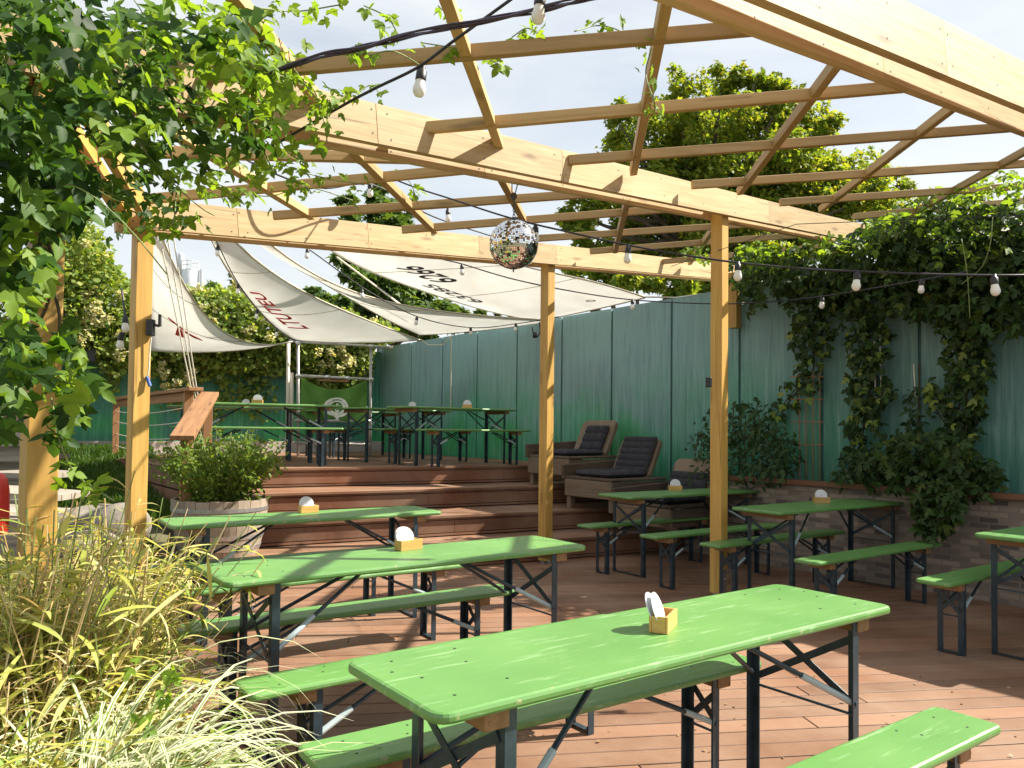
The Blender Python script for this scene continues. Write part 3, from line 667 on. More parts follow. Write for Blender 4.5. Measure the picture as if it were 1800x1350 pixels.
# coaster boxes, each with loose round mats standing in it
def box_mesh():
    m = MB(); Lx, Wx, Hx, th = .135, .058, .052, .008
    for sy in (-1, 1): m.box((0, sy * (Wx / 2 - th / 2), Hx / 2), (Lx, th, Hx))
    for sx in (-1, 1): m.box((sx * (Lx / 2 - th / 2), 0, Hx / 2), (th, Wx - 2 * th - .0006, Hx - .0015))
    m.box((0, 0, .004), (Lx - 2 * th - .001, Wx - 2 * th - .001, .008)); return m
me_box = None; me_disc = None
def coaster_box(u, v, zt, rz, where, n=2, lean=18, turn=0):
    global me_box, me_disc
    p = PZ(u, v, zt); Mx = Matrix.Translation(p) @ Matrix.Rotation(rz, 4, 'Z')
    if me_box is None:
        o = box_mesh().build('coaster_box', M['boxwood'], None, None, bevel=.002, recenter=False); me_box = o
        o.matrix_basis = Mx
        d = MB(); d.lathe([(.001, -.0012), (.0535, -.0012), (.0535, .0012), (.040, .0012)], n=28, cap=False); d.lathe([(.040, .0012), (.036, .0013)], n=28, mi=1, cap=False); d.lathe([(.036, .0013), (.012, .0013)], n=28, cap=False); d.lathe([(.012, .0013), (.0005, .0014)], n=28, mi=1, cap=False)
        me_disc = d.build('coaster', [M['white_mat'], M['mat_ring']], None, None, recenter=False); first = True
    else:
        o = me_box.copy(); COL.objects.link(o); o.matrix_basis = Mx; first = False
    tag(o, 'small wooden coaster box on the ' + where, 'box', 'wooden coaster boxes')
    for k in range(n):
        c = me_disc if first and k == 0 else me_disc.copy()
        if c is not me_disc: COL.objects.link(c)
        off = (k - (n - 1) / 2) * .013
        Ml = Mx @ Matrix.Translation((turn + .004 * k, off, .012)) @ Matrix.Rotation(-R(lean + 4 * k), 4, 'X') @ Matrix.Translation((0, 0, .053)) @ Matrix.Rotation(R(90), 4, 'X')
        c.matrix_basis = Ml; tag(c, 'round white coaster standing in the box on the ' + where, 'coaster', 'white coasters in the box on the ' + where)
coaster_box(1166, 1105, .77, R(66), 'front table', 2, 20, -.02); coaster_box(718, 966, .77, R(45), 'second table from the front', 2, 17, -.015); coaster_box(542, 901, .77, R(38), 'third table from the front', 2, 16, -.01)
coaster_box(1444, 884, .77, R(2), 'table by the brick planter', 2, 12); coaster_box(1187, 862, .77, R(-4), 'table by the loungers', 2, 12)
for (x, y, a, w) in ((-3.2, 9.7, 8, 'platform table by the railing'), (-3.9, 11.3, 5, 'back left platform table'), (-.62, 10.68, 3, 'platform table by the painted wall'), (-1.5, 11.6, 4, 'middle platform table'), (-2.55, 13.3, 0, 'rearmost platform table')):
    p = Vector((x, y, ZP + .77)); d = p - Vector((0, 0, H)); aa = d / d.y
    u = CX + F * aa.dot(CR) / aa.dot(fw); v = CY - F * aa.dot(CU) / aa.dot(fw)
    coaster_box(u, v, ZP + .77, R(a), w, 2, 10)

# ================================================================== LOUNGERS
def rboard(L_, W_, th, r, n=6):
    ol = []
    for cx, cy, a0 in ((L_ / 2 - r, W_ / 2 - r, 0), (-L_ / 2 + r, W_ / 2 - r, 90), (-L_ / 2 + r, -W_ / 2 + r, 180), (L_ / 2 - r, -W_ / 2 + r, 270)):
        for k in range(n): q = R(a0 + 90 / (n - 1) * k); ol.append((cx + r * math.cos(q), cy + r * math.sin(q)))
    m = MB(); k = len(ol); m.v = [(x, y, -th / 2) for x, y in ol] + [(x, y, th / 2) for x, y in ol]
    m.f = [tuple(range(k - 1, -1, -1)), tuple(range(k, 2 * k))] + [(i, (i + 1) % k, k + (i + 1) % k, k + i) for i in range(k)]; m.mi = [0] * len(m.f); return m
AL = math.atan2(WN.y, WN.x)      # local x looks away from the wall
def pad(Lx, Ly, th, nx, ny):
    """tufted pad, origin at one short edge, along +x"""
    m = MB(); ax, ay = nx * 8, ny * 8; vs = []
    for side in (1, -1):
        for j in range(ay + 1):
            for i in range(ax + 1):
                x, y = i / ax, j / ay; ex = min(x, 1 - x) * Lx; ey = min(y, 1 - y) * Ly; e = min(1, min(ex, ey) / .045); e = math.sqrt(max(0, 1 - (1 - e) ** 2))
                fx = abs(math.sin(math.pi * x * nx)); fy = abs(math.sin(math.pi * y * ny)); q = .45 + .55 * (fx ** .45) * (fy ** .3)
                vs.append((x * Lx, (y - .5) * Ly, side * th / 2 * e * q))
    n1 = (ax + 1) * (ay + 1); fs = []
    for s_ in (0, 1):
        for j in range(ay):
            for i in range(ax):
                a = s_ * n1 + j * (ax + 1) + i; f = (a, a + 1, a + ax + 2, a + ax + 1); fs.append(f if s_ == 0 else f[::-1])
    return m.add(vs, fs)
def lounger(loc, label, where, big=True):
    root = thing('lounger', label, 'lounger', loc, AL, 'wooden box loungers by the painted wall'); W4 = wmat(root)
    # local: x forward (front at 0, back at -1.0), y to the left of the sitter; the viewer sees the front and the left arm
    for y in (-.36, .36):
        for x in (-.05, -.86): MB().box((x, y, .085), (.07, .07, .17)).build('leg', M['old_wood_pale'], root, W4, bevel=.004)
    Mf = W4 @ Matrix.Translation((.0, 0, .25)) @ Matrix.Rotation(R(90), 4, 'Z')
    MB().box((0, 0, 0), (.80, .035, .20)).build('front_board', M['old_wood_pale'], root, Mf, bevel=.006)
    for y in (-.383, .383): MB().box((0, 0, 0), (.90, .03, .19)).build('side_board', M['old_wood'], root, W4 @ Matrix.Translation((-.47, y, .25)), bevel=.006)
    st_ = MB(); [st_.box((-.065 - .155 * i, 0, .370), (.145, .79, .03)) for i in range(6)]; st_.build('seat', M['old_wood'], root, W4, bevel=.008)
    MB().box((0, 0, 0), (.98, .045, .17)).build('armrest', M['old_wood'], root, W4 @ Matrix.Translation((-.45, -.415, .46)) @ Matrix.Rotation(R(3), 4, 'Y'), bevel=.01)
    tilt = R(64)
    Mb = W4 @ Matrix.Translation((-.70, 0, .385)) @ Matrix.Rotation(-math.pi + tilt, 4, 'Y')
    b_ = rboard(.52, .64, .06, .075); b_.v = [(x + .24, y, z) for x, y, z in b_.v]
    b_.build('backrest', M['old_wood_pale'], root, Mb @ Matrix.Identity(4), bevel=.01)
    return root, W4, Mb
L1, W1, Mb1 = lounger(Vector((.47, 9.80, RIS * 3)), 'weathered box lounger on the upper step with a small square back cushion', 'upper')
L2, W2, Mb2 = lounger(Vector((.90, 9.05, RIS * 2)), 'middle weathered box lounger with a full-height charcoal pad', 'middle')
L3, W3, Mb3 = lounger(Vector((1.42, 8.32, RIS * 1)), 'lowest weathered box lounger, half hidden behind the planter shrub', 'lowest')
def cush(Mx, Lx, Ly, th, nx, ny, label):
    o = pad(Lx, Ly, th, nx, ny).build('cushion', M['cushion'], None, Mx, smooth=True, recenter=False); tag(o, label, 'cushion')
def seat_pad(W4, label): cush(W4 @ Matrix.Translation((-.68, 0, .425)), .64, .60, .085, 4, 3, label)
UPB = Matrix.Translation((.02, 0, .085))
seat_pad(W1, 'charcoal seat pad lying on the upper lounger'); cush(Mb1 @ Matrix.Translation((.02, .06, .0)) @ Matrix.Translation((0, 0, -.075)) , .38, .40, .10, 3, 3, 'square tufted charcoal cushion leaning on the upper lounger back')
seat_pad(W2, 'charcoal seat half of the pad on the middle lounger'); cush(Mb2 @ Matrix.Translation((.0, .03, -.075)), .50, .54, .085, 6, 3, 'tall quilted charcoal pad leaning on the middle lounger back')
seat_pad(W3, 'charcoal seat pad lying on the lowest lounger'); cush(Mb3 @ Matrix.Translation((.02, 0, -.075)), .30, .54, .085, 3, 3, 'charcoal pad leaning on the lowest lounger back')

# ================================================================== BARREL TUB
bp = Vector((-2.66, 7.10, RIS)); bar_ = thing('barrel_tub', 'half barrel planter tub of grey staves with metal hoops by the steps', 'barrel', bp)
W4 = wmat(bar_); Hb = .50
def brad(z): q = z / Hb; return .335 + .085 * math.sin(q * math.pi * .5)
sm = MB(); ns = 22
for k in range(ns):
    a0, a1 = 2 * math.pi * (k + .02) / ns, 2 * math.pi * (k + .98) / ns; vs = []; rows = 7
    for i in range(rows):
        z = Hb * i / (rows - 1) + (.004 * math.sin(k * 3.1) if i == rows - 1 else 0); r_ = brad(z)
        for a in (a0, (a0 + a1) / 2, a1): vs.append((r_ * math.cos(a), r_ * math.sin(a), z))
        for a in (a1, a0): vs.append(((r_ - .028) * math.cos(a), (r_ - .028) * math.sin(a), z))
    fs = []
    for i in range(rows - 1):
        for j in range(5): j2 = (j + 1) % 5; fs.append((i * 5 + j, i * 5 + j2, i * 5 + 5 + j2, i * 5 + 5 + j))
    fs += [(4, 3, 2, 1, 0), tuple((rows - 1) * 5 + j for j in range(5))]; sm.add(vs, fs)
o = sm.build('staves', M['stave'], bar_, W4)
o.data.transform(Matrix.Rotation(R(90), 4, 'Y')); o.matrix_basis = wmat(bar_).inverted() @ W4 @ Matrix.Rotation(R(-90), 4, 'Y')
for z in (.055, .155, .40):
    h = MB(); h.lathe([(brad(z) + .001, z), (brad(z) + .005, z), (brad(z + .035) + .005, z + .035), (brad(z + .035) + .001, z + .035)], n=48, cap=False)
    for q in (3.9, 4.2): h.box(((brad(z) + .006) * math.cos(q), (brad(z) + .006) * math.sin(q), z + .018), (.012, .012, .012))
    h.build('hoop', M['steel'], bar_, W4, smooth=False)
MB().lathe([(.37, .43), (.36, .455), (.18, .47), (.01, .475)], n=24).build('soil', M['soil'], bar_, W4)

# ================================================================== RAILING
rl = thing('railing', 'brown timber railing with rope wires and a sloping handrail at the platform steps', 'railing', tn(T_LEFT, N_TOP, ZP))
zr = 1.79
q0 = tn(T_LEFT + .06, N_TOP + .12); q1 = tn(t_edge(13.28) + .05, 13.28); q2 = PD(384, 697, 8.9)
def at(p, z): return Vector((p.x, p.y, z))
member('post', at(q0, .30), at(q0, zr - .02), .10, .10, M['rail_wood'], rl, up=ND)
member('post', at(q1, .60), at(q1, zr - .02), .09, .09, M['rail_wood'], rl, up=ND)
member('top_rail', at(q0, zr) - (q1 - q0).normalized() * .3, at(q1, zr) + (q1 - q0).normalized() * .2, .15, .04, M['rail_wood'], rl)
member('side_rail', at(q0, zr - .075), at(q1, zr - .075), .035, .10, M['rail_wood'], rl)
a = PD(368, 692, 8.55); b_ = PD(320, 770, 6.75)
sl_ = member('handrail', a, b_, .20, .045, M['rail_wood'], rl)
MB().bar(a + Vector((0, 0, -.07)) + (b_ - a) * .02, b_ + Vector((0, 0, -.07)) - (b_ - a) * .06, .05, .09).build('handrail_bearer', M['rail_wood'], rl)
for f_, zb in ((.06, .68), (.86, .22)):
    p = a.lerp(b_, f_); member('post', (p.x, p.y, zb), (p.x, p.y, p.z - .05), .09, .09, M['rail_wood'], rl, up=ND)
wr = MB()
for z in (1.08, 1.26, 1.44, 1.6):
    wr.tube([at(q0, z).lerp(at(q1, z), i / 10) - Vector((0, 0, .05 * math.sin(math.pi * i / 10))) for i in range(11)], .006, 6)
wr.build('wires', M['rope'], rl)

# ================================================================== SCAFFOLD FRAME AND BANNER
SD = 12.7
sc_ = thing('scaffold_frame', 'silver scaffold tube frame holding a banner in front of the ivy', 'frame', PD(588, 810, SD))
def st_tube(name, pts, r=.024): return MB().tube(pts, r, 12).build(name, M['tube_white'], sc_, smooth=True)
up1 = st_tube('upright', [PD(524, 602, SD), PD(524, 806, SD)]); up2 = st_tube('upright', [PD(652, 606, SD), PD(650, 806, SD)])
cb = [((508, 599), (690, 611)), ((521, 660), (657, 667)), ((517, 739), (651, 740)), ((520, 779), (651, 781))]
for (p, q) in cb: st_tube('crossbar', [PD(*p, SD - .03), PD(*q, SD - .03)], .022)
for u, v in ((524, 602), (652, 609), (524, 661), (652, 667), (651, 722), (575, 663), (611, 665), (688, 611)):
    c = PD(u, v, SD - .03); MB().tube([c - Vector((.032, 0, 0)), c + Vector((.032, 0, 0))], .034, 10).build('clamp', M['steel'], sc_)
pole = MB(); pole.tube([PD(507, 602, SD - .2), PD(505, 800, SD - .2)], .03, 8); pole.tube([PD(513, 655, SD), PD(512, 780, SD)], .028, 8)
tag(pole.build('rope_wrapped_pole', M['rope'], smooth=True), 'pale rope-wrapped pole beside the left end of the scaffold frame', 'pole')
# banner as a sagging cloth
BT = [PD(529, 664, SD - .06), PD(645, 669, SD - .06), PD(645, 741, SD - .06), PD(528, 737, SD - .06)]
def banner_pt(s, t, off=0):
    sag = .17 * math.sin(math.pi * s) ** 1.0
    top = BT[0].lerp(BT[1], s) - Vector((0, 0, sag)); bot = BT[3].lerp(BT[2], s) - Vector((0, 0, .03 * math.sin(3 * math.pi * s)))
    p = top.lerp(bot, t)
    w = .05 * math.sin(9 * s + 5 * t * (s - .5) * 3) * (1 - abs(s - .5)) + .04 * math.sin(17 * (s - .02) / (1 + 1.2 * t)) * math.exp(-3 * s) + .035 * math.sin(16 * (1 - s) / (1 + 1.2 * t)) * math.exp(-3 * (1 - s))
    return p + Vector((0, -w - off, 0))
def patch(fn, nx, ny, name, mat, parent=None, th=0):
    m = MB(); m.v = [tuple(fn(i / nx, j / ny)) for j in range(ny + 1) for i in range(nx + 1)]
    m.f = [(j * (nx + 1) + i, j * (nx + 1) + i + 1, (j + 1) * (nx + 1) + i + 1, (j + 1) * (nx + 1) + i) for j in range(ny) for i in range(nx)]; m.mi = [0] * len(m.f)
    o = m.build(name, mat, parent, smooth=True)
    if th: s_ = o.modifiers.new('thick', 'SOLIDIFY'); s_.thickness = th; s_.offset = 0
    return o
ban = patch(banner_pt, 48, 30, 'banner', M['banner'], None, .003); tag(ban, 'green cloth banner with a round white crest hanging in the scaffold frame', 'banner')
def on_banner(x, y, off): return banner_pt(.545 + x / 1.10, .60 + y / .62, off)
def ring(m, r0_, r1_, a0=0, a1=360, n=40, sx=1.0, off=.012, cy=0, mi=0):
    vs = []; fs = []
    for i in range(n + 1):
        q = R(a0 + (a1 - a0) * i / n)
        for r_ in (r0_, r1_): vs.append(on_banner(r_ * math.cos(q) * sx, r_ * math.sin(q) + cy, off))
    for i in range(n): fs.append((2 * i, 2 * i + 1, 2 * i + 3, 2 * i + 2))
    m.add(vs, fs, mi)
em = MB(); ring(em, .112, .205, 0, 360, sx=1.02)
for a0 in (110, 200, 290, 20): ring(em, .150, .158, a0, a0 + 55, 12, off=.016, mi=1)
ring(em, .145, .170, 240, 300, 14, off=.016, mi=1)
ring(em, 0.0, .022, off=.013, cy=-.055); ring(em, 0.0, .030, off=.013, cy=-.005, sx=.7); ring(em, .030, .036, off=.013, cy=.05); ring(em, 0, .045, 0, 180, 14, off=.013, cy=.06)
ring(em, .0, .075, 30, 150, 14, off=.014, cy=.16); ring(em, 0, .03, off=.014, cy=.26)
em.build('crest', [M['emblem'], M['emblem_dark']], ban)
pv = MB(); 
lp = PD(590, 671, SD - .02); pv.bar(PD(561, 668, SD - .02), PD(614, 670, SD - .02), .05, .03); o = pv.build('batten_board', M['rail_wood'], sc_)

# ================================================================== SAILS
def qp(*pts): return [PD(u, v, d) for u, v, d in pts]
def bez(a, b, c, t): return a * (1 - t) ** 2 + b * 2 * t * (1 - t) + c * t * t
def sail(name, e1, e2, label, sag=.0, n=(28, 18)):
    """ruled between two quadratic edge curves"""
    A = qp(*e1); B = qp(*e2)
    def fn(s, t, off=0):
        p = bez(*A, s).lerp(bez(*B, s), t); return p - Vector((0, 0, sag * 4 * t * (1 - t) + .012 * math.sin(9 * s + 4 * t)))+ Vector((0, -off, -off))
    root = patch(fn, n[0], n[1], name, M['sail'], None, .004); tag(root, label, 'sail', 'old sails strung up as shades')
    hem = MB()
    for t in (0, 1): hem.tube([fn(s / 24, t) for s in range(25)], .012, 6)
    for s in (0, 1): hem.tube([fn(s, t / 10) for t in range(11)], .012, 6)
    hem.build('hem', M['sail_hem'], root, smooth=True)
    for s in (.3, .62): MB().tube([fn(s + .03 * (t / 12) ** 2, t / 12, .006) for t in range(13)], .0045, 5).build('seam', M['sail_hem'], root)
    return root, fn
def sail_text(root, fn, body, s0, t0, ds, dt, mat, name='lettering', flipx=False, off=.012):
    """outline letters laid on the cloth: x runs along s, y along t"""
    cu = bpy.data.curves.new('t', 'FONT'); cu.body = body; cu.size = 1; cu.resolution_u = 3; cu.offset = .022
    ob = bpy.data.objects.new('t', cu); COL.objects.link(ob)
    dg = bpy.context.evaluated_depsgraph_get(); me = bpy.data.meshes.new_from_object(ob.evaluated_get(dg)); bpy.data.objects.remove(ob)
    bm = bmesh.new(); bm.from_mesh(me); bmesh.ops.triangulate(bm, faces=bm.faces); bmesh.ops.subdivide_edges(bm, edges=bm.edges, cuts=1)
    w = max(v.co.x for v in bm.verts)
    for v in bm.verts:
        x = (w - v.co.x if flipx else v.co.x) / w; v.co = fn(s0 + ds * x, t0 + dt * v.co.y, off)
    bm.to_mesh(me); bm.free(); o = link_mesh(name, me, mat, root); return o
# s along the length (front to back corner), t across
S1, f1 = sail('shade_sail', ((262, 372, 7.9), (268, 520, 9.6), (262, 615, 10.4)), ((268, 372, 7.9), (360, 650, 9.8), (513, 600, 12.4)), 'leftmost white sail with a small red mark, its tip behind the left post', .10)
S2, f2 = sail('shade_sail', ((352, 372, 8.1), (415, 540, 9.8), (520, 597, 12.4)), ((366, 378, 8.1), (482, 516, 10.2), (738, 597, 13.2)), 'second white sail from the left with red lettering along its edge', .06)
S3, f3 = sail('shade_sail', ((415, 392, 8.6), (543, 498, 10.2), (738, 588, 13.2)), ((436, 392, 8.6), (585, 560, 10.4), (980, 562, 11.8)), 'narrow white sail third from the left with faint black numerals', .05)
S4, f4 = sail('shade_sail', ((560, 425, 10.6), (700, 520, 10.8), (945, 563, 11.8)), ((800, 440, 10.4), (960, 472, 10.0), (1135, 522, 10.05)), 'large white sail on the right with black numerals, beside the post', .03)
mk = MB()
def poly_on(m, fn, pts, off=.012, mi=0):
    m.add([fn(s, t, off) for s, t in pts], [tuple(range(len(pts)))], mi)
poly_on(mk, f1, [(.585, .20), (.605, .20), (.665, .36), (.645, .38)]); poly_on(mk, f1, [(.63, .29), (.655, .33), (.745, .30), (.745, .22)]); poly_on(mk, f1, [(.64, .36), (.665, .34), (.70, .42), (.715, .50), (.685, .50), (.66, .44)])
mk.build('red_mark', M['red_paint'], S1)
sail_text(S2, f2, 'LTUTEU', .44, .36, .34, -.30, M['red_paint'], flipx=True)
sail_text(S3, f3, '1127', .44, .60, .14, -.30, M['black_paint'], flipx=True)
sail_text(S4, f4, '6266', .24, .42, .22, -.26, M['black_paint'], flipx=True); sail_text(S4, f4, '63285', .46, .20, .24, -.13, M['black_paint'], flipx=True)
c = f4(.9, .72, .02); rg = MB(); rg.lathe([(.045, 0), (.07, 0), (.07, .004), (.045, .004)], c, 16, cap=False); rg.build('eyelet_patch', M['sail_hem'], S4)
rp_ = MB()
for a, b_ in (((278, 405, 8.2), (342, 712, 8.9)), ((292, 405, 8.2), (346, 712, 8.9)), ((303, 405, 8.2), (350, 712, 8.9))): rp_.tube([PD(*a), PD(*b_)], .007, 6)
tag(rp_.build('sail_ropes', M['rope']), 'bundle of pale ropes running from the left sail down to the railing', 'rope')
r2 = MB(); r2.tube([PD(592, 452, 9.0), PD(728, 553, 12.0)], .012, 6); tag(r2.build('sail_rope', M['rope']), 'single pale rope stretched between the two right-hand sails', 'rope')
r3 = MB(); r3.tube(qp((1133, 522, 10), (1190, 523, 9.9), (1262, 513, 9.8)), .010, 6); r3.tube(qp((1233, 517, 9.85), (1234, 600, 9.85), (1233, 655, 9.9)), .006, 6); tag(r3.build('wall_rope', M['rope']), 'pale rope tied from the sail corner to the top of the painted wall', 'rope')
r4 = MB(); r4.tube(qp((793, 592, 12.2), (793, 650, 12.2), (792, 725, 12.3)), .008, 6); r4.tube(qp((740, 596, 12.4), (752, 606, 12.4), (778, 606, 12.3), (793, 592, 12.2)), .007, 6); tag(r4.build('wall_rope', M['rope']), 'pale rope hanging down the painted wall behind the platform tables', 'rope')

# ================================================================== DISCO BALL
dc = PD(903, 430, 4.95); Rb = 43.5 / F * 4.95
db = thing('disco_ball', 'mirrored disco ball hanging on a chain from the middle beam', 'disco ball', dc - Vector((0, 0, Rb)))
tl = MB(); rows = 40
for i in range(1, rows):
    th0, th1 = math.pi * i / rows, math.pi * (i + 1) / rows
    if i == rows - 1: break
    nseg = max(6, int(2 * math.pi * math.sin((th0 + th1) / 2) / (math.pi / rows)))
    for k in range(nseg):
        p0, p1 = 2 * math.pi * k / nseg, 2 * math.pi * (k + 1) / nseg; g_ = .06
        ta, tb = th0 + (th1 - th0) * g_, th1 - (th1 - th0) * g_; pa_, pb_ = p0 + (p1 - p0) * g_, p1 - (p1 - p0) * g_
        j = Vector((rnd.gauss(0, .012), rnd.gauss(0, .012), rnd.gauss(0, .012)))
        c_ = []
        n_ = Vector((math.sin((ta + tb) / 2) * math.cos((pa_ + pb_) / 2), math.sin((ta + tb) / 2) * math.sin((pa_ + pb_) / 2), math.cos((ta + tb) / 2)))
        for t_, p_ in ((ta, pa_), (tb, pa_), (tb, pb_), (ta, pb_)):
            v = Vector((math.sin(t_) * math.cos(p_), math.sin(t_) * math.sin(p_), math.cos(t_)))
            dv = v - n_; v = n_ + dv + n_ * dv.dot(j * 3) ; c_.append(dc + v * Rb)
        tl.add(c_, [(0, 1, 2, 3)])
tl.build('mirror_tiles', M['mirror'], db)
MB().lathe([(Rb * .985 * math.sin(math.pi * i / 24), -Rb * .985 * math.cos(math.pi * i / 24)) for i in range(1, 24)], dc, 32).build('core', M['chain'], db)
cap = MB(); cap.lathe([(.03, Rb * .98), (.03, Rb + .012), (.008, Rb + .02)], dc, 12); cap.lathe([(.004, -Rb - .02), (.006, -Rb)], dc, 8); cap.build('cap', M['chain'], db)
ch = MB(); top = PD(903, 345, 4.95); n_l = 7; z0_ = dc.z + Rb + .015
for i in range(n_l):
    zc = z0_ + (top.z - z0_) * (i + .5) / n_l; ll = (top.z - z0_) / n_l * .62; M3 = Matrix.Rotation(R(90 * (i % 2) + 30), 3, 'Z')
    ch.tube([Vector((dc.x, dc.y, zc)) + M3 @ Vector((.0085 * math.cos(2 * math.pi * k / 12), 0, ll * math.sin(2 * math.pi * k / 12))) for k in range(13)], .0026, 6)
ch.build('chain', M['chain'], db)
sh = MB(); sh.tube([top + Vector((0, 0, -.01)), top + Vector((.012, 0, .03)), top + Vector((.03, 0, .10))], .004, 6); sh.tube([top + Vector((0, 0, -.01)), top + Vector((-.012, 0, .03)), top + Vector((-.012, 0, .10))], .004, 6); sh.lathe([(.022, -.012), (.022, .012)], top, 10, M=Matrix.Rotation(R(90), 3, 'X')); sh.build('shackle', M['chain'], db)

# ================================================================== STRING LIGHTS
def spline(pts, n=8):
    P_ = [Vector(p) for p in pts]; res_ = []
    P_ = [P_[0] * 2 - P_[1]] + P_ + [P_[-1] * 2 - P_[-2]]
    for i in range(1, len(P_) - 2):
        a, b_, c, d = P_[i - 1:i + 3]
        for k in range(n):
            t = k / n; res_.append(.5 * ((2 * b_) + (c - a) * t + (2 * a - 5 * b_ + 4 * c - d) * t * t + (3 * b_ - a - 3 * c + d) * t ** 3))
    res_.append(P_[-2]); return res_
def lights(label, pts, bulbs, r=.007):
    root = thing('string_lights', label, 'string lights', PD(*pts[0]), 0, 'festoon light strings')
    MB().tube(spline(qp(*pts)), r, 6).build('cord', M['cable'], root, smooth=True)
    for u, v, d in bulbs:
        p = PD(u, v, d); s = 1.0; tl_ = Vector((rnd.uniform(-.12, .12), rnd.uniform(-.1, .1), 1)).normalized(); M3 = frame(tl_, (1, 0, 0)) @ Matrix.Rotation(R(90), 3, 'Y')
        b_ = MB(); b_.lathe([(.001, -.118), (.016, -.112), (.0245, -.098), (.026, -.084), (.021, -.066), (.0185, -.050), (.0185, -.042)], p, 16, M=M3); bo = b_.build('bulb', M['bulb'], root, smooth=True)
        k = MB(); k.lathe([(.0205, -.050), (.0215, -.044), (.0205, -.012), (.013, -.006), (.012, .008)], p, 12, M=M3); k.build('socket', M['black'], bo, smooth=True)
lights('light string crossing in front of the disco ball to the right edge', ((560, 255, 6.6), (700, 318, 6.0), (800, 352, 5.6), (900, 384, 5.3), (1000, 408, 5.1), (1100, 430, 5.0), (1200, 448, 4.9), (1300, 462, 4.8), (1420, 473, 4.7), (1510, 477, 4.6), (1640, 482, 4.5), (1760, 484, 4.4), (1830, 483, 4.4)),
       ((941, 397, 5.2), (1105, 432, 5.0), (1297, 462, 4.8), (1507, 478, 4.6), (1747, 485, 4.4)))
lights('light string over the large right-hand sail and along the painted wall', ((700, 420, 8.2), (760, 450, 8.2), (812, 464, 8.2), (900, 490, 8.3), (1000, 511, 8.4), (1112, 527, 8.5), (1250, 534, 8.4), (1345, 531, 8.0), (1445, 521, 7.3), (1540, 506, 6.8), (1620, 492, 6.4), (1700, 478, 6.2)),
       ((812, 465, 8.2), (1112, 527, 8.5), (1445, 522, 7.3), (1620, 492, 6.4)))
lights('light string along the narrow third sail', ((470, 395, 8.3), (541, 437, 8.6), (640, 507, 9.6), (735, 557, 10.6), (828, 576, 11.3), (908, 569, 11.3), (985, 556, 11.4), (1010, 548, 11.5)),
       ((541, 437, 8.6), (636, 508, 9.6), (733, 557, 10.6), (827, 576, 11.3), (907, 569, 11.3)))
lights('light string down the left edge of the red-lettered sail', ((352, 365, 8.0), (384, 432, 8.6), (420, 500, 9.4), (470, 563, 10.6), (512, 596, 12.2), (560, 600, 12.6), (640, 600, 12.8)), ((383, 433, 8.6), (419, 500, 9.4), (452, 545, 10.2), (487, 578, 11.2)))
lights('light string above the disco ball beside the vine, from beam to top edge', ((470, 262, 3.4), (598, 188, 3.2), (660, 155, 3.1), (735, 118, 3.0), (800, 70, 2.9), (905, -6, 2.8)), ((742, 120, 3.0), (951, -14, 2.75)), .006)
lights('light string on the far side of the lath roof, upper left', ((330, 215, 5.4), (446, 288, 5.6), (560, 330, 5.8), (655, 325, 6.2), (760, 380, 7.0), (880, 420, 7.8)), ((446, 288, 5.6), (651, 322, 6.2), (787, 368, 6.9)))
lights('short light string hanging beside the second left post', ((214, 508, 5.6), (220, 560, 5.5), (218, 590, 5.5)), ((220, 556, 5.5), (213, 586, 5.5)))
cbn = MB()
for j in range(6):
    cbn.tube([p + Vector((0, 0, .008 * math.sin(j * 2.4 + i * .35))) + Vector((.006 * math.cos(j * 2.1 + i * .3), .009 * math.cos(j * 1.7), 0)) for i, p in enumerate(spline(qp((470, 128, 3.0), (560, 100, 2.95), (640, 82, 2.9), (720, 62, 2.85), (850, 36, 2.8), (960, 14, 2.75), (1050, -8, 2.7))))], .0042, 5)
tag(cbn.build('cable_bundle', M['cable_purple'], smooth=True), 'thick bundle of dark purple cables tied across the top of the pergola', 'cable')
tw = MB(); tw.tube(qp((1180, 468, 7.2), (1400, 394, 5.6), (1600, 386, 5.0), (1820, 378, 4.6)), .003, 5); tag(tw.build('thin_wire', M['cable']), 'thin dark wire stretched under the lath roof on the right', 'wire')

# ================================================================== SMALL FITTINGS
an = thing('antenna_box', 'black router box with a stub antenna mounted on the second left post', 'antenna', PD(265, 580, 5.2))
b_ = MB().box(PD(265, 576, 5.17), (.045, .05, .11)).build('box', M['black'], an, bevel=.006)
MB().tube([PD(281, 574, 5.17), PD(281, 553, 5.17)], .011, 10).build('antenna', M['black'], an); MB().bar(PD(266, 570, 5.17), PD(280, 573, 5.17), .012, .018).build('arm', M['black'], an)
cbl = MB().tube(spline(qp((266, 590, 5.17), (263, 620, 5.17), (262, 645, 5.17), (259, 662, 5.17))), .005, 6)
o = cbl.build('plug_cable', M['rope'], smooth=True); tag(o, 'pale cable with a blue plug hanging beside the second left post', 'cable')
MB().tube([PD(258, 662, 5.17), PD(264, 679, 5.17)], .012, 10).build('plug', M['blue'], o)
fl = thing('floodlight', 'small black floodlight fixed high on the green rear wall', 'floodlight', PD(160, 622, 12.2))
MB().box(PD(158, 625, 12.4), (.16, .10, .20), Matrix.Rotation(.4, 3, 'Z')).build('lamp_head', M['black'], fl, bevel=.01); MB().bar(PD(160, 612, 12.4), PD(170, 606, 12.9), .03, .03).build('bracket', M['black'], fl)
spk = MB(); spk.box(PD(1246, 672, 6.42), (.03, .05, .085), bm_ and Matrix.Rotation(.7, 3, 'Z')); tag(spk.build('post_box', M['black'], bevel=.006), 'small black box fixed to the left side of the free-standing front post', 'box')
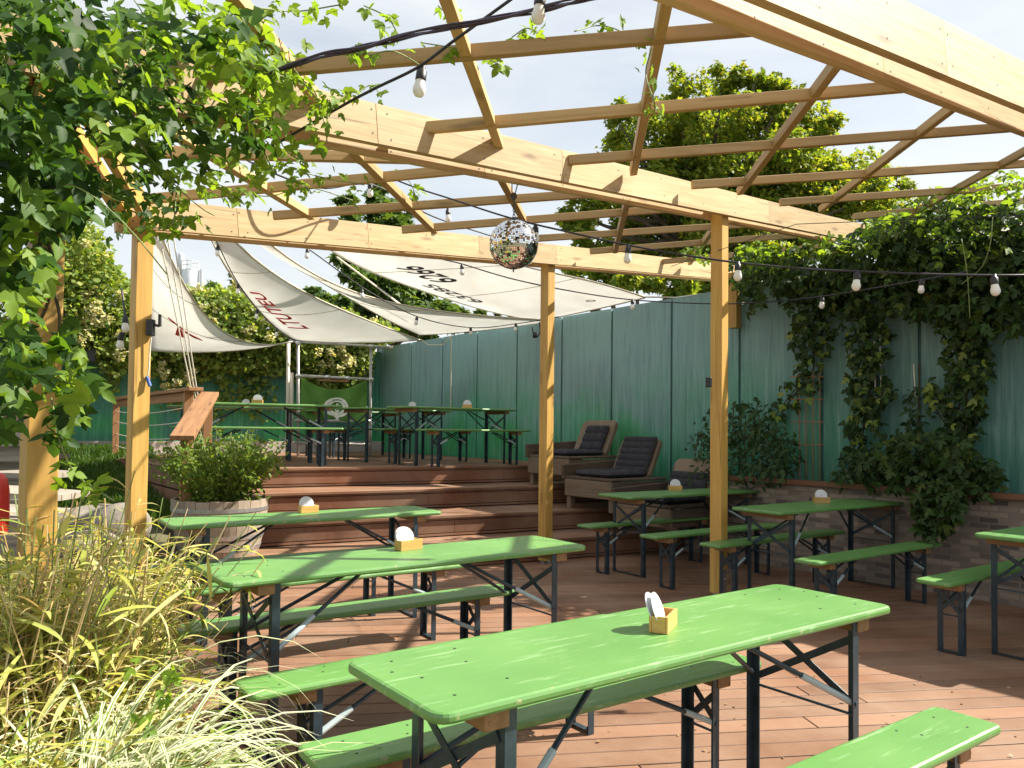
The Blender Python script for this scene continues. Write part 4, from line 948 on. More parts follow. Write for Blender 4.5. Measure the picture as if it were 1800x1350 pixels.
lp = MB(); lp.tube(spline(qp((935, 575, 11.3), (938, 588, 11.3), (944, 592, 11.3), (949, 583, 11.3), (948, 566, 11.3))), .010, 6); lp.lathe([(.03, -.05), (.03, .03)], PD(940, 588, 11.3), 10); tag(lp.build('dangling_cable', M['cable'], smooth=True), 'loop of black cable dangling at the wall top left of the centre post', 'cable')
tr = MB()
for u in (1405, 1417, 1429, 1441):
    a = PP(u, 655, W0 + WN * .12, WN); tr.tube([a, Vector((a.x, a.y, .9))], .006, 5)
for v in (662, 702, 742, 782): tr.tube([PP(1390, v, W0 + WN * .12, WN), PP(1448, v, W0 + WN * .12, WN)], .006, 5)
tag(tr.build('trellis', M['rail_wood']), 'thin wire trellis standing in the planter left of the hanging vine', 'trellis')
tr = MB()
for u in (1536, 1546, 1606): tr.tube([PP(u, 560 if u < 1600 else 640, W0 + WN * .1, WN), PP(u + 3, 700, W0 + WN * .1, WN)], .007, 5)
tag(tr.build('vine_canes', M['rope']), 'pale thin canes fixed up the wall between the hanging vines', 'cane')
# distant tank above the ivy
tk = thing('storage_tank', 'distant white silo tank with a railing beyond the ivy hedge', 'tank', PD(330, 560, 60))
c = PD(334, 497, 60); MB().lathe([(.62, -6), (.62, .9), (.5, 1.1), (.01, 1.15)], c, 24).build('tank_body', M['tank'], tk, smooth=True)
t2 = PD(318, 470, 60); MB().lathe([(.26, -1), (.26, .9), (.2, 1.1), (.01, 1.15)], t2, 16).build('vent_stack', M['tank'], tk, smooth=True)
rr_ = MB()
for i in range(12):
    q = 2 * math.pi * i / 12; p = c + Vector(((.6) * math.cos(q), .6 * math.sin(q), .9)); rr_.tube([p, p + Vector((0, 0, .75))], .03, 5)
for z in (1.3, 1.65): rr_.tube([c + Vector((.6 * math.cos(2 * math.pi * k / 24), .6 * math.sin(2 * math.pi * k / 24), z)) for k in range(25)], .03, 5)
for i in range(4): rr_.tube([PD(346 + 3 * i, 520, 60), PD(346 + 3 * i, 474 - 2 * (i % 2), 60)], .05, 5)
rr_.build('guard_rail', M['tank'], tk)

# ================================================================== LEFT EDGE: steps, boulders, shed
for i in range(6):
    yy = 10.6 - i * .85; z = ground_z(-5.6, yy) + .10
    a = PD(-60, 742 + i * 30, yy); zc = a.z
    vb = PD(88 + 8 * i, 742 + i * 30, yy); m = MB(); nn = 12
    for k in range(4):
        pts = []
        for j in range(nn + 1):
            s = j / nn; x = a.x - 1.0 + (vb.x - a.x + 1.0) * s; y = yy + .16 * k - .35 + .10 * math.sin(3.5 * s + i); pts.append((x, y, zc + .035 * math.sin(5 * s + i * 1.3)))
        vs = []; fs = []
        for (x, y, z_) in pts: vs += [(x, y, z_), (x, y + .15, z_), (x, y + .15, z_ - .05), (x, y, z_ - .05)]
        for j in range(nn):
            for q in range(4): q2 = (q + 1) % 4; fs.append((j * 4 + q, j * 4 + q2, j * 4 + 4 + q2, j * 4 + 4 + q))
        fs += [(3, 2, 1, 0), tuple(nn * 4 + q for q in range(4))]; m.add(vs, fs)
    m.box((a.x + (vb.x - a.x) / 2 - .5, yy - .30, zc - .2), (vb.x - a.x + 1, .05, .30))
    tag(m.build('timber_step', M['grey_wood']), ['topmost curved grey timber step by the shed at the left edge', 'second grey timber step from the top at the left edge', 'third grey timber step from the top at the left edge', 'fourth grey timber step from the top at the left edge', 'fifth grey timber step from the top at the left edge', 'lowest grey timber step, just above the boulders'][i], 'step', 'curved timber steps on the left bank')
def boulder(u, v, d, sx, sy, sz, label, seed):
    bm = bmesh.new(); bmesh.ops.create_icosphere(bm, subdivisions=4, radius=1); rr2 = random.Random(seed); ph = [rr2.uniform(0, 6) for _ in range(9)]
    for w_ in bm.verts:
        p = w_.co; k = 1 + .09 * math.sin(1.7 * p.x + ph[0]) * math.cos(1.5 * p.y + ph[1]) + .04 * math.sin(2.1 * p.z + ph[2] + p.x)
        w_.co = Vector((p.x * sx, p.y * sy, p.z * sz)) * k
    me = bpy.data.meshes.new('boulder'); bm.to_mesh(me); bm.free(); me.polygons.foreach_set('use_smooth', [True] * len(me.polygons))
    o = link_mesh('boulder', me, M['rock'], None, Matrix.Translation(PD(u, v, d)) @ Matrix.Rotation(seed * .7, 4, 'Z')); tag(o, label, 'boulder', 'boulders beside the left posts')
boulder(168, 918, 5.9, .33, .24, .13, 'long rounded grey boulder between the two left posts', 1); boulder(150, 962, 5.2, .24, .20, .11, 'pale boulder in front of the long grey one between the left posts', 2); boulder(212, 925, 5.5, .18, .2, .16, 'small grey boulder touching the second left post', 4)
sh_ = thing('wooden_shed', 'reddish slatted hut wall at the far left edge', 'shed', PD(10, 760, 11.5))
m = MB()
for i in range(12): p = PD(-40 + i * 6.5, 690, 11.5); m.box((p.x, p.y, p.z - .1), (.045, .03, 1.5))
m.build('slats', M['shed_wood'], sh_); p = PD(42, 690, 11.4); MB().box((p.x, p.y, p.z - .1), (.13, .12, 1.9)).build('corner_post', m_plain('pink_post_paint', (.5, .27, .25), .6, .2), sh_)
p = PD(10, 745, 11.4); MB().box((p.x, p.y, p.z), (1.2, .06, .10)).build('bottom_rail', M['shed_wood'], sh_)
rd = MB(); c = PD(-8, 882, 5.6); rd.lathe([(.06, -.24), (.085, -.22), (.09, -.1), (.085, .08), (.072, .16), (.05, .20), (.01, .215)], c, 24); tag(rd.build('play_post', M['red'], smooth=True), 'red rounded plastic post just inside the left edge of the photo', 'post')
# ================================================================== VEGETATION
HOP = np.array([(0, 0, 0), (-.10, .16, .02), (.04, .36, -.02), (.34, .58, -.12), (.30, .18, .03), (.52, .27, .0), (.72, .21, -.04), (1.0, 0, -.18), (.72, -.21, -.04), (.52, -.27, .0), (.30, -.18, .03), (.34, -.58, -.12), (.04, -.36, -.02), (-.10, -.16, .02), (.34, 0, -.06)], float)
HOPF = [(14, i, (i + 1) % 14) for i in range(14)]
OVAL = np.array([(0, 0, 0), (.3, .24, .05), (.66, .20, .03), (1, 0, -.08), (.66, -.20, .03), (.3, -.24, .05), (.45, 0, -.03)], float)
OVALF = [(6, i, (i + 1) % 6) for i in range(6)]
CLUMP = np.array([(0, 0, 0), (.35, .42, .12), (.85, .28, -.1), (1, -.1, .1), (.55, -.45, -.12), (.15, -.3, .1)], float)
CLUMPF = [(0, 1, 2), (0, 2, 3), (0, 3, 4), (0, 4, 5)]
MAPLE = np.array([(0, 0, 0), (-.1, .35, 0), (.18, .28, .05), (.35, .55, -.08), (.5, .25, .02), (1, .05, -.1), (.5, -.22, .02), (.38, -.55, -.08), (.16, -.28, .05), (-.1, -.32, 0)], float)
MAPLEF = [(0, i, i + 1) for i in range(1, 9)]
def leaves(name, pts, size, tmpl, faces, mat, parent=None, bias=(0, -.35, .75), spread=.7, tipdown=.7, M_=None):
    pts = np.asarray(pts, float); n = len(pts); size = np.broadcast_to(np.asarray(size, float), (n,)) * RNG.uniform(.65, 1.25, n)
    nr = np.asarray(bias) + RNG.normal(0, spread, (n, 3)); nr /= np.linalg.norm(nr, axis=1)[:, None] + 1e-9
    td = np.array([0, 0, -tipdown]) + RNG.normal(0, .6, (n, 3)); td -= nr * (td * nr).sum(1)[:, None]; td /= np.linalg.norm(td, axis=1)[:, None] + 1e-9
    bi = np.cross(nr, td)
    T = tmpl[None] * np.stack([np.ones(n), RNG.uniform(.75, 1.15, n), RNG.uniform(.5, 1.8, n)], 1)[:, None, :] * size[:, None, None]
    V = pts[:, None, :] + T[..., 0:1] * td[:, None] + T[..., 1:2] * bi[:, None] + T[..., 2:3] * nr[:, None]
    k = len(tmpl); F_ = np.asarray(faces); A = (F_[None] + (np.arange(n) * k)[:, None, None]).reshape(-1, F_.shape[1])
    me = bpy.data.meshes.new(name); me.vertices.add(n * k); me.vertices.foreach_set('co', V.reshape(-1))
    m = len(A); q = F_.shape[1]; me.loops.add(m * q); me.loops.foreach_set('vertex_index', A.reshape(-1).astype(np.int32))
    me.polygons.add(m); me.polygons.foreach_set('loop_start', (np.arange(m) * q).astype(np.int32)); me.polygons.foreach_set('loop_total', np.full(m, q, np.int32))
    me.update(calc_edges=True); me.validate()
    return link_mesh(name, me, mat, parent, M_)
def blobpx(blobs):
    """(u, v, ru, rv, n, d0, d1): pixels in soft ellipses, at true depths"""
    o = []
    for u, v, ru, rv, n, d0, d1 in blobs:
        for _ in range(n):
            q = rnd.uniform(0, 2 * math.pi); r_ = math.sqrt(rnd.random()) * (1 + .12 * math.sin(5 * q + u)); d = rnd.uniform(d0, d1)
            o.append(PD(u + ru * r_ * math.cos(q), v + rv * r_ * math.sin(q), d))
    return np.array(o)
def strand(pts, n, jit, lo=0):
    c = spline(pts, 10); idx = [rnd.uniform(lo, 1) * (len(c) - 1) for _ in range(n)]
    return [c[int(i)].lerp(c[min(int(i) + 1, len(c) - 1)], i % 1) + Vector((rnd.gauss(0, jit), rnd.gauss(0, jit), rnd.gauss(0, jit))) for i in idx]
RX = (0.35, -.45, .6)

# ---- hop on the front left post and beam
hv = thing('hop_vine', 'dense hop vine with lobed leaves smothering the front left post and beam', 'vine', (pe.x, pe.y, 0))
bl = [(40, 110, 140, 150, 380, 2.0, 3.1), (30, 270, 115, 120, 330, 2.1, 3.0), (180, 90, 110, 105, 170, 2.3, 3.4), (240, 190, 100, 75, 90, 2.5, 3.6), (110, 330, 75, 80, 90, 2.3, 3.1),
      (330, 60, 110, 55, 46, 2.4, 3.6), (430, 50, 80, 40, 24, 2.4, 3.6), (370, 160, 90, 55, 34, 2.6, 3.8), (300, 270, 100, 50, 44, 2.7, 3.9), (410, 225, 70, 45, 60, 2.8, 3.9), (250, 320, 60, 40, 40, 3.0, 4.2),
      (25, 430, 65, 80, 72, 2.2, 2.9), (15, 540, 50, 80, 48, 2.2, 2.8), (35, 640, 50, 60, 38, 2.1, 2.7), (15, 720, 28, 45, 22, 2.1, 2.6), (120, 600, 28, 45, 22, 2.4, 2.9), (135, 690, 35, 38, 20, 2.3, 2.8), (105, 740, 30, 40, 14, 2.3, 2.7), (285, 375, 70, 26, 34, 4.2, 5.0), (205, 385, 30, 35, 14, 3.8, 4.8)]
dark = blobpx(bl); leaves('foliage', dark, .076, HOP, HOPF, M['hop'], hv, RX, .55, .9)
sts = [((430, 95), (500, 105), (560, 175), (610, 170)), ((380, 40), (440, 15), (520, 20), (600, 8)), ((430, 250), (500, 290), (560, 310), (640, 325)), ((330, 300), (400, 330), (470, 345), (540, 330), (620, 352)), ((480, 130), (545, 150), (570, 215), (575, 250)),
       ((600, 95), (640, 100), (690, 90), (745, 118)), ((770, 10), (800, 40), (815, 80), (830, 95)), ((640, 10), (680, 30), (700, 60)), ((740, 75), (800, 85), (850, 100), (880, 115)), ((900, 65), (930, 50), (970, 75)), ((1010, 55), (1050, 45), (1090, 55), (1120, 85)), ((1145, 85), (1135, 130), (1150, 180), (1150, 200)),
       ((600, 185), (650, 150), (670, 170)), ((690, 300), (720, 320), (735, 360)), ((520, 140), (480, 200), (500, 260), (540, 290)), ((90, 700), (110, 790), (140, 840), (200, 880)), ((30, 610), (80, 660), (150, 680)), ((320, 290), (310, 340), (300, 395), (250, 400)), ((410, 180), (450, 240), (480, 300)), ((350, 60), (420, 120), (500, 150))]
for i, s_ in enumerate(sts):
    big = i in (0, 1, 2, 3, 4, 14, 16, 17, 18, 19); d = 3.4 if i in (6, 8, 9, 10, 11) else 3.2
    if i == 13: d = 5.5
    if i in (2, 3, 12): d = 4.3
    if i in (15, 16): d = 2.45
    P_ = [PD(u, v, d + .15 * math.sin(3 * k + i)) for k, (u, v) in enumerate(s_)]
    stem = MB().tube(spline(P_), .003, 5).build('shoot', M['stem'], hv, smooth=True)
    leaves('shoot_leaves', strand(P_, 30 if big else 13, .04 if big else .022), .052, HOP, HOPF, M['hop_fresh_lit'], stem, RX, .7, .6)
for i in range(16):
    u, v = rnd.uniform(-30, 250), rnd.uniform(-20, 300); a = PD(u, v, rnd.uniform(2.2, 2.9)); q = rnd.uniform(0, 6.28); pts = []
    for k in range(7): s_ = k / 6; pts.append(a + Vector((.30 * s_ + .05 * math.sin(5 * s_ + q), .05 * math.cos(4 * s_ + q), -.16 * s_ - .12 * s_ * s_ + .05 * math.sin(6 * s_ + 2 * q))))
    MB().tube(spline(pts, 5), .0021, 5).build('bine', M['stem'], hv, smooth=True)
for k, pts in enumerate((((70, 700, 2.95), (90, 670, 2.86), (62, 600, 2.92), (95, 480, 2.86), (60, 330, 2.9), (100, 200, 2.85)), ((50, 720, 2.9), (80, 680, 2.95), (105, 560, 2.9), (70, 420, 2.85), (110, 290, 2.9), (160, 180, 3.0), (260, 150, 3.3)))): MB().tube(spline(qp(*pts)), .006, 6).build('bine', M['stem_dark'], hv, smooth=True)
fr = blobpx([(330, 60, 130, 70, 90, 2.4, 3.3), (400, 150, 120, 80, 100, 2.6, 3.6), (220, 160, 90, 110, 50, 2.1, 2.6), (470, 140, 70, 50, 46, 2.8, 3.6), (400, 310, 80, 40, 60, 3.6, 4.6), (40, 470, 60, 150, 30, 2.1, 2.5), (140, 680, 35, 60, 16, 2.2, 2.6)])
leaves('sunlit_tone_foliage', fr, .068, HOP, HOPF, M['hop_fresh_lit'], hv, RX, .6, .8)  # sunlight put into the leaf colour: lighter than the main foliage

# ---- hop over the right wall and pergola end
def wallpts(blobs):
    o = []
    for u, v, ru, rv, n, o0, o1 in blobs:
        for _ in range(n):
            q = rnd.uniform(0, 2 * math.pi); r_ = math.sqrt(rnd.random()); o.append(PP(u + ru * r_ * math.cos(q), v + rv * r_ * math.sin(q), W0 + WN * rnd.uniform(o0, o1), WN))
    return np.array(o)
WB = (-.6, -.55, .45)
rv_ = thing('hop_canopy', 'dark hop canopy draped over the right wall top and pergola end', 'vine', PP(1600, 870, W0 + WN * .3, WN))
leaves('foliage', wallpts([(1700, 425, 130, 70, 640, -.3, .55), (1560, 450, 110, 50, 520, -.2, .5), (1430, 475, 110, 40, 380, -.2, .6), (1330, 475, 55, 42, 190, -.1, .7), (1790, 400, 60, 60, 220, -.3, .6), (1640, 510, 100, 50, 330, .05, .5), (1760, 520, 70, 70, 280, .05, .55), (1320, 520, 22, 30, 40, .1, .6), (1470, 510, 60, 40, 150, .05, .5), (1880, 440, 80, 90, 200, -.1, .5), (1600, 405, 60, 22, 110, -.1, .6), (1580, 405, 70, 34, 200, -1.5, -.1), (1720, 480, 90, 80, 340, .05, .5), (1440, 500, 60, 40, 130, .05, .5), (1660, 380, 90, 40, 260, -1.6, -.2)]), .095, HOP, HOPF, M['hop_right'], rv_, WB, .55, .8)
leaves('sunlit_tone_foliage', wallpts([(1700, 350, 110, 28, 120, -.4, .5), (1580, 392, 60, 20, 90, -.2, .6), (1770, 320, 40, 22, 50, -.4, .4), (1480, 428, 90, 20, 110, -.1, .7), (1340, 445, 50, 22, 80, .1, .8), (1230, 445, 40, 16, 36, .5, 1.2), (1690, 420, 100, 50, 50, .5, .7)]), .075, HOP, HOPF, M['hop_fresh_lit'], rv_, (-.1, -.5, .9), .6, .7)  # lit top of the canopy, done with a lighter leaf colour
for pts in (((1690, 420), (1700, 480), (1705, 560)), ((1745, 380), (1740, 430), (1725, 470), (1690, 500)), ((1320, 430), (1340, 410), (1380, 420))): MB().tube(spline([PP(u, v, W0 + WN * .8, WN) for u, v in pts]), .004, 5).build('bine', M['stem'], rv_, smooth=True)
def hanging(label, segs, size=.085, yel=8):
    root = thing('hanging_vine', label, 'vine', PP(segs[0][0], 860, W0 + WN * .15, WN), 0, 'vines hanging down the painted wall')
    leaves('foliage', wallpts(segs), size, HOP, HOPF, M['hop_right'], root, WB, .5, .9)
    MB().tube(spline([PP(s[0] + 4, s[1], W0 + WN * .08, WN) for s in segs]), .009, 6).build('stem', M['stem_dark'], root, smooth=True); MB().tube(spline([PP(s[0] - 9, s[1] + 8, W0 + WN * .10, WN) for s in segs]), .006, 6).build('stem', M['stem_dark'], root, smooth=True)
    q = [(s[0], s[1], s[2], s[3], yel, .2, .35) for s in segs[1:]]; leaves('yellowed_leaves', wallpts(q), size * .9, HOP, HOPF, M['ivy'], root, WB, .5, .9)
hanging('hop vine hanging on the wall nearest the free-standing post, ending in yellow leaves', [(1430, 520, 60, 50, 170, .03, .4), (1425, 590, 42, 45, 110, .03, .3), (1425, 650, 28, 40, 44, .03, .25), (1395, 690, 28, 30, 24, .03, .25), (1370, 725, 18, 22, 14, .03, .2)], yel=5)
hanging('middle hop vine hanging down the wall over the round shrub', [(1520, 540, 50, 50, 120, .03, .4), (1525, 610, 42, 45, 100, .03, .3), (1525, 680, 40, 45, 100, .03, .3), (1515, 745, 32, 40, 60, .03, .25), (1505, 800, 28, 40, 44, .03, .2)], yel=7)
hanging('right-hand hop vine with brown dying leaves hanging down the wall', [(1700, 560, 60, 50, 150, .03, .45), (1700, 630, 45, 50, 130, .03, .35), (1695, 700, 42, 45, 100, .03, .3), (1690, 760, 32, 40, 60, .03, .25), (1640, 690, 16, 28, 12, .03, .2)], yel=6)
def shrub(label, blobs, size=.075, mat='shrub', tm=(OVAL, OVALF), yel=0):
    root = thing('shrub', label, 'shrub', PP(blobs[0][0], 850, W0 + WN * .3, WN), 0, 'shrubs in the brick planter')
    leaves('foliage', wallpts(blobs), size, *tm, M[mat], root, (-.5, -.5, .6), .5, .6)
    t = MB(); b0 = PP(blobs[0][0], 860, W0 + WN * .3, WN)
    for s in blobs: t.tube(spline([b0 + Vector((rnd.uniform(-.1, .1), 0, -.1)), PP(s[0], s[1] + s[3] * .3, W0 + WN * (s[5] + s[6]) / 2, WN), PP(s[0], s[1] - s[3] * .7, W0 + WN * (s[5] + s[6]) / 2, WN)]), .007, 5)
    t.build('stems', M['stem_dark'], root)
shrub('dark green shrub behind the free-standing post', [(1310, 790, 85, 60, 560, .1, .75), (1290, 745, 55, 40, 200, .1, .6), (1370, 800, 40, 45, 180, .1, .5), (1228, 800, 22, 60, 60, .2, .6), (1330, 715, 30, 18, 40, .1, .4), (1250, 830, 45, 22, 110, .3, .8), (1345, 835, 45, 20, 90, .5, .85)])
shrub('large shrub spilling over the planter edge at the right, with lighter leaves', [(1620, 800, 90, 40, 420, .2, .85), (1560, 830, 60, 35, 220, .2, .8), (1680, 830, 70, 40, 260, .2, .8), (1650, 880, 50, 35, 180, .75, .95), (1645, 920, 38, 25, 90, .78, .95), (1720, 840, 45, 35, 130, .2, .7)], .085, 'hop_right', (HOP, HOPF))
shrub('low shrub on the soil bed between the vines', [(1510, 820, 35, 30, 160, .1, .6), (1490, 838, 30, 18, 80, .3, .8)])
def rowan():
    root = thing('planter_sapling', 'small dark sapling with narrow leaves against the wall between two vines', 'plant', PP(1600, 850, W0 + WN * .2, WN))
    leaves('foliage', wallpts([(1615, 720, 26, 45, 50, .03, .3), (1600, 770, 30, 30, 50, .03, .3), (1570, 690, 40, 12, 26, .03, .2)]), .075, OVAL, OVALF, M['shrub'], root, WB, .5, .8)
    t = MB(); t.tube(spline([PP(1605, 850, W0 + WN * .2, WN), PP(1612, 760, W0 + WN * .12, WN), PP(1617, 640, W0 + WN * .06, WN)]), .007, 5); t.build('stem', M['stem_dark'], root)
rowan()

# ---- ivy on the green rear wall
def rearpts(blobs):
    o = []
    for u, v, ru, rv, n, o0, o1 in blobs:
        for _ in range(n):
            q = rnd.uniform(0, 2 * math.pi); r_ = math.sqrt(rnd.random()); o.append(PP(u + ru * r_ * math.cos(q), v + rv * r_ * math.sin(q), K + WD * (.1 + rnd.uniform(o0, o1)), WD))
    return np.array(o)
def ivy(label, blobs, flowers, bl_n=.095):
    root = thing('climbing_ivy', label, 'climber', PP(blobs[0][0], 800, K + WD * .3, WD), 0, 'flowering climbers on the rear wall')
    leaves('foliage', rearpts([(a, b, c, d, int(n * 1.9), e, f) for a, b, c, d, n, e, f in blobs]), bl_n, CLUMP, CLUMPF, M['ivy'], root, (.1, -.6, .6), .6, .7)
    for u, v, d in flowers:
        c = PP(u, v, K + WD * (.6 + d), WD)
        leaves('flower', [c + Vector((rnd.uniform(-.06, .06), rnd.uniform(-.03, .03), rnd.uniform(-.06, .06))) for _ in range(24)], .06, CLUMP, CLUMPF, M['fl'], root, (.2, -.5, .8), .6, .2)
    for b_ in blobs[::3]: MB().tube(spline([PP(b_[0], 775, K + WD * .08, WD), PP(b_[0] + 6, 700, K + WD * .07, WD), PP(b_[0] - 4, b_[1], K + WD * .1, WD)]), .014, 5).build('stem', M['stem_dark'], root)
F1 = [(rnd.gauss(150, 45), rnd.gauss(560, 50), rnd.uniform(.1, .5)) for _ in range(34)]
ivy('tall pale-flowering climber on the rear wall left of the second post', [(140, 470, 60, 85, 900, 0, .9), (180, 540, 60, 80, 900, 0, .9), (115, 560, 40, 80, 500, 0, .9), (205, 600, 40, 60, 400, 0, .7), (90, 480, 40, 60, 300, 0, .8), (150, 600, 60, 30, 260, 0, .6), (40, 540, 50, 90, 400, 0, .8), (195, 655, 18, 40, 40, 0, .3)], F1, .09)
F2 = [(rnd.uniform(330, 520), rnd.uniform(500, 600), rnd.uniform(.1, .5)) for _ in range(34)] + [(rnd.uniform(280, 340), rnd.uniform(640, 690), .1) for _ in range(10)]
ivy('wide sunlit climber over the wall top between the left sails', [(370, 560, 90, 55, 1100, 0, .9), (450, 560, 80, 50, 900, 0, .9), (300, 560, 60, 70, 600, 0, .8), (420, 615, 90, 35, 700, 0, .5), (330, 640, 70, 30, 380, 0, .35), (480, 620, 50, 40, 380, 0, .4), (420, 670, 40, 50, 130, 0, .25), (460, 700, 30, 40, 70, 0, .25), (300, 690, 25, 30, 40, 0, .2), (395, 525, 30, 25, 100, 0, .5), (385, 720, 12, 40, 24, 0, .2), (250, 560, 50, 70, 400, 0, .8)], F2)
F3 = [(rnd.gauss(592, 22), rnd.uniform(605, 650), rnd.uniform(.0, .4)) for _ in range(20)] + [(rnd.uniform(560, 720), rnd.uniform(560, 590), .4) for _ in range(16)]
ivy('dark climber behind the scaffold frame and banner', [(590, 600, 70, 60, 900, 0, .7), (560, 640, 45, 60, 500, 0, .4), (625, 630, 32, 50, 400, 0, .4), (640, 585, 60, 25, 500, 0, .8), (540, 560, 50, 35, 420, 0, .8), (590, 690, 50, 40, 300, 0, .3)], F3)

# ---- trees
def tree(label, trunk, d, blobs, n, size, mat, tm=(MAPLE, MAPLEF), dz=1.0, seed=1, group='trees beyond the wall'):
    """blobs: (u, v, r) in pixels at depth d, given depth offsets of their own"""
    base = PD(trunk[0], 760, d); base.z = -.05
    root = thing('tree', label, 'tree', base, 0, group); rs_ = np.random.default_rng(seed); P_ = []
    tot = sum(b[2] ** 2 for b in blobs); cs = []
    for u, v, r_ in blobs:
        dd = d + rs_.uniform(-1, 1) * dz; c = np.array(PD(u, v, dd)); R_ = r_ / F * dd; m = int(n * r_ ** 2 / tot); cs.append((Vector(c), R_))
        nsub = max(5, int(r_ / 7)); sub = rs_.normal(0, 1, (nsub, 3)); sub /= np.linalg.norm(sub, axis=1)[:, None]; sub = c + sub * R_ * rs_.uniform(.35, .9, (nsub, 1)); k = rs_.integers(0, nsub, m)
        q = rs_.normal(0, 1, (m, 3)); q /= np.linalg.norm(q, axis=1)[:, None]; P_.append(sub[k] + q * (R_ * .42 * rs_.uniform(.3, 1, (m, 1))))
    leaves('crown', np.concatenate(P_), size, *tm, M[mat], root, (.3, -.25, .8), .65, .5)
    t = MB(); top = max(cs, key=lambda c: c[0].z)[0]; mid = Vector((base.x * .6 + top.x * .4, base.y * .6 + top.y * .4, top.z * .5))
    t.tube(spline([base, Vector((base.x, base.y, mid.z * .6)), mid, top]), [.24 * (1 - .035 * i) for i in range(25)], 8)
    for c, R_ in cs: t.tube(spline([mid + (top - mid) * rnd.uniform(0, .35), mid.lerp(c, .6) + Vector((0, 0, .2)), c]), [.09 - .0045 * i for i in range(17)], 6)
    t.build('trunk', M['bark'], root, smooth=True)
tree('big maple with yellowing leaves beyond the wall, filling the lath roof view', (1260, 700), 19, [(1185, 180, 55), (1240, 190, 70), (1310, 165, 55), (1350, 200, 60), (1130, 250, 75), (1230, 265, 90), (1330, 270, 90), (1420, 260, 75), (1070, 310, 60), (1160, 340, 85), (1280, 350, 95), (1400, 340, 85), (1490, 290, 65), (1550, 330, 60), (1480, 360, 70), (1070, 385, 70), (1020, 400, 35), (1180, 420, 80), (1300, 430, 80), (1420, 420, 80), (1540, 390, 65), (1595, 320, 30), (1385, 225, 25), (1330, 140, 22), (1190, 135, 20), (1110, 460, 60), (1220, 480, 60), (1610, 420, 60), (1700, 380, 60), (1060, 350, 55), (1140, 300, 60), (1250, 320, 80), (1350, 330, 80), (1450, 320, 70), (1200, 230, 60), (1290, 230, 70), (1380, 290, 70), (1240, 410, 80), (1350, 400, 80), (1520, 350, 50), (1030, 340, 45), (1010, 375, 40), (1090, 220, 40), (1270, 140, 35), (1380, 165, 40), (1450, 230, 40), (1120, 400, 60), (1040, 430, 45), (1230, 360, 70), (1310, 310, 60), (1180, 290, 60), (1420, 300, 60)], 68000, .125, 'maple', dz=1.6, seed=4)
tree('dark bushy tree seen between the two right-hand sails', (690, 700), 22, [(640, 480, 45), (690, 500, 60), (620, 520, 45), (740, 520, 55), (660, 545, 60), (720, 560, 50), (780, 540, 40), (800, 570, 35), (600, 560, 40), (605, 470, 28), (690, 450, 40), (755, 575, 40)], 9000, .24, 'tree_dark', dz=1.2, seed=5)
tree('loose tree behind the lath roof above the white sails', (670, 700), 25, [(655, 370, 40), (690, 385, 38), (615, 385, 26), (650, 410, 40), (700, 420, 35), (720, 370, 18), (610, 350, 20), (665, 330, 22)], 2600, .26, 'tree_dark', dz=1.0, seed=6)
tree('slim sapling top rising above the ivy', (415, 700), 17.5, [(417, 480, 10), (420, 495, 12), (414, 507, 10), (372, 500, 10)], 260, .16, 'tree_dark', dz=.2, seed=8)
tree('dull green bush behind the red-lettered sail', (560, 700), 20, [(545, 520, 24), (570, 530, 26), (525, 532, 20), (600, 540, 22), (560, 550, 28)], 1500, .18, 'tree_dark', dz=.5, seed=9)
tree('low dark trees above the wall beside the centre post', (860, 700), 24, [(850, 565, 22), (880, 560, 20), (840, 580, 22), (910, 562, 18), (870, 575, 24), (930, 565, 16)], 1500, .2, 'tree_dark', dz=.6, seed=10)
tree('green hedge tree rising over the wall behind the post', (1180, 700), 15, [(1060, 490, 40), (1010, 480, 28), (1120, 500, 40), (1180, 500, 45), (1240, 495, 45), (1300, 490, 45), (1350, 470, 45)], 6000, .15, 'maple', dz=.8, seed=12)
tree('sunlit tree peeping over the ivy by the left posts', (170, 700), 17, [(125, 430, 35), (150, 450, 40), (105, 460, 40), (180, 490, 35), (135, 400, 18)], 1900, .16, 'ivy', (CLUMP, CLUMPF), .6, 13)
# a tree out of frame whose shade falls on the terrace is not needed

# ---- shrub in the barrel
sb = thing('tub_shrub', 'bushy bright green shrub growing in the half barrel', 'shrub', bp + Vector((0, 0, .47)))
P_ = []; t = MB()
for i in range(150):
    q = rnd.uniform(0, 2 * math.pi); r_ = .36 * math.sqrt(rnd.random()); b0 = bp + Vector((.5 * r_ * math.cos(q), .5 * r_ * math.sin(q), .46)); hh = rnd.uniform(.35, .82) * (1 - .3 * r_ / .36)
    e = b0 + Vector((math.cos(q) * (r_ * 1.15 + rnd.uniform(-.05, .10)), math.sin(q) * (r_ * 1.15 + rnd.uniform(-.05, .1)), hh)); m_ = b0.lerp(e, .5) + Vector((math.cos(q) * .03, math.sin(q) * .03, .07))
    c = spline([b0, m_, e], 8); t.tube(c, .0035, 4, cap=False)
    for k in range(40): j = rnd.uniform(.12, 1) * (len(c) - 1); P_.append(c[int(j)] + Vector((rnd.gauss(0, .028), rnd.gauss(0, .028), rnd.gauss(0, .02))))
for i in range(160):
    q = rnd.uniform(0, 2 * math.pi); P_.append(bp + Vector((rnd.uniform(.2, .44) * math.cos(q), rnd.uniform(.2, .44) * math.sin(q), rnd.uniform(.42, .56))))
leaves('foliage', P_, .048, OVAL, OVALF, M['bush'], sb, (.3, -.3, .8), .6, .1); t.build('stems', M['stem'], sb)

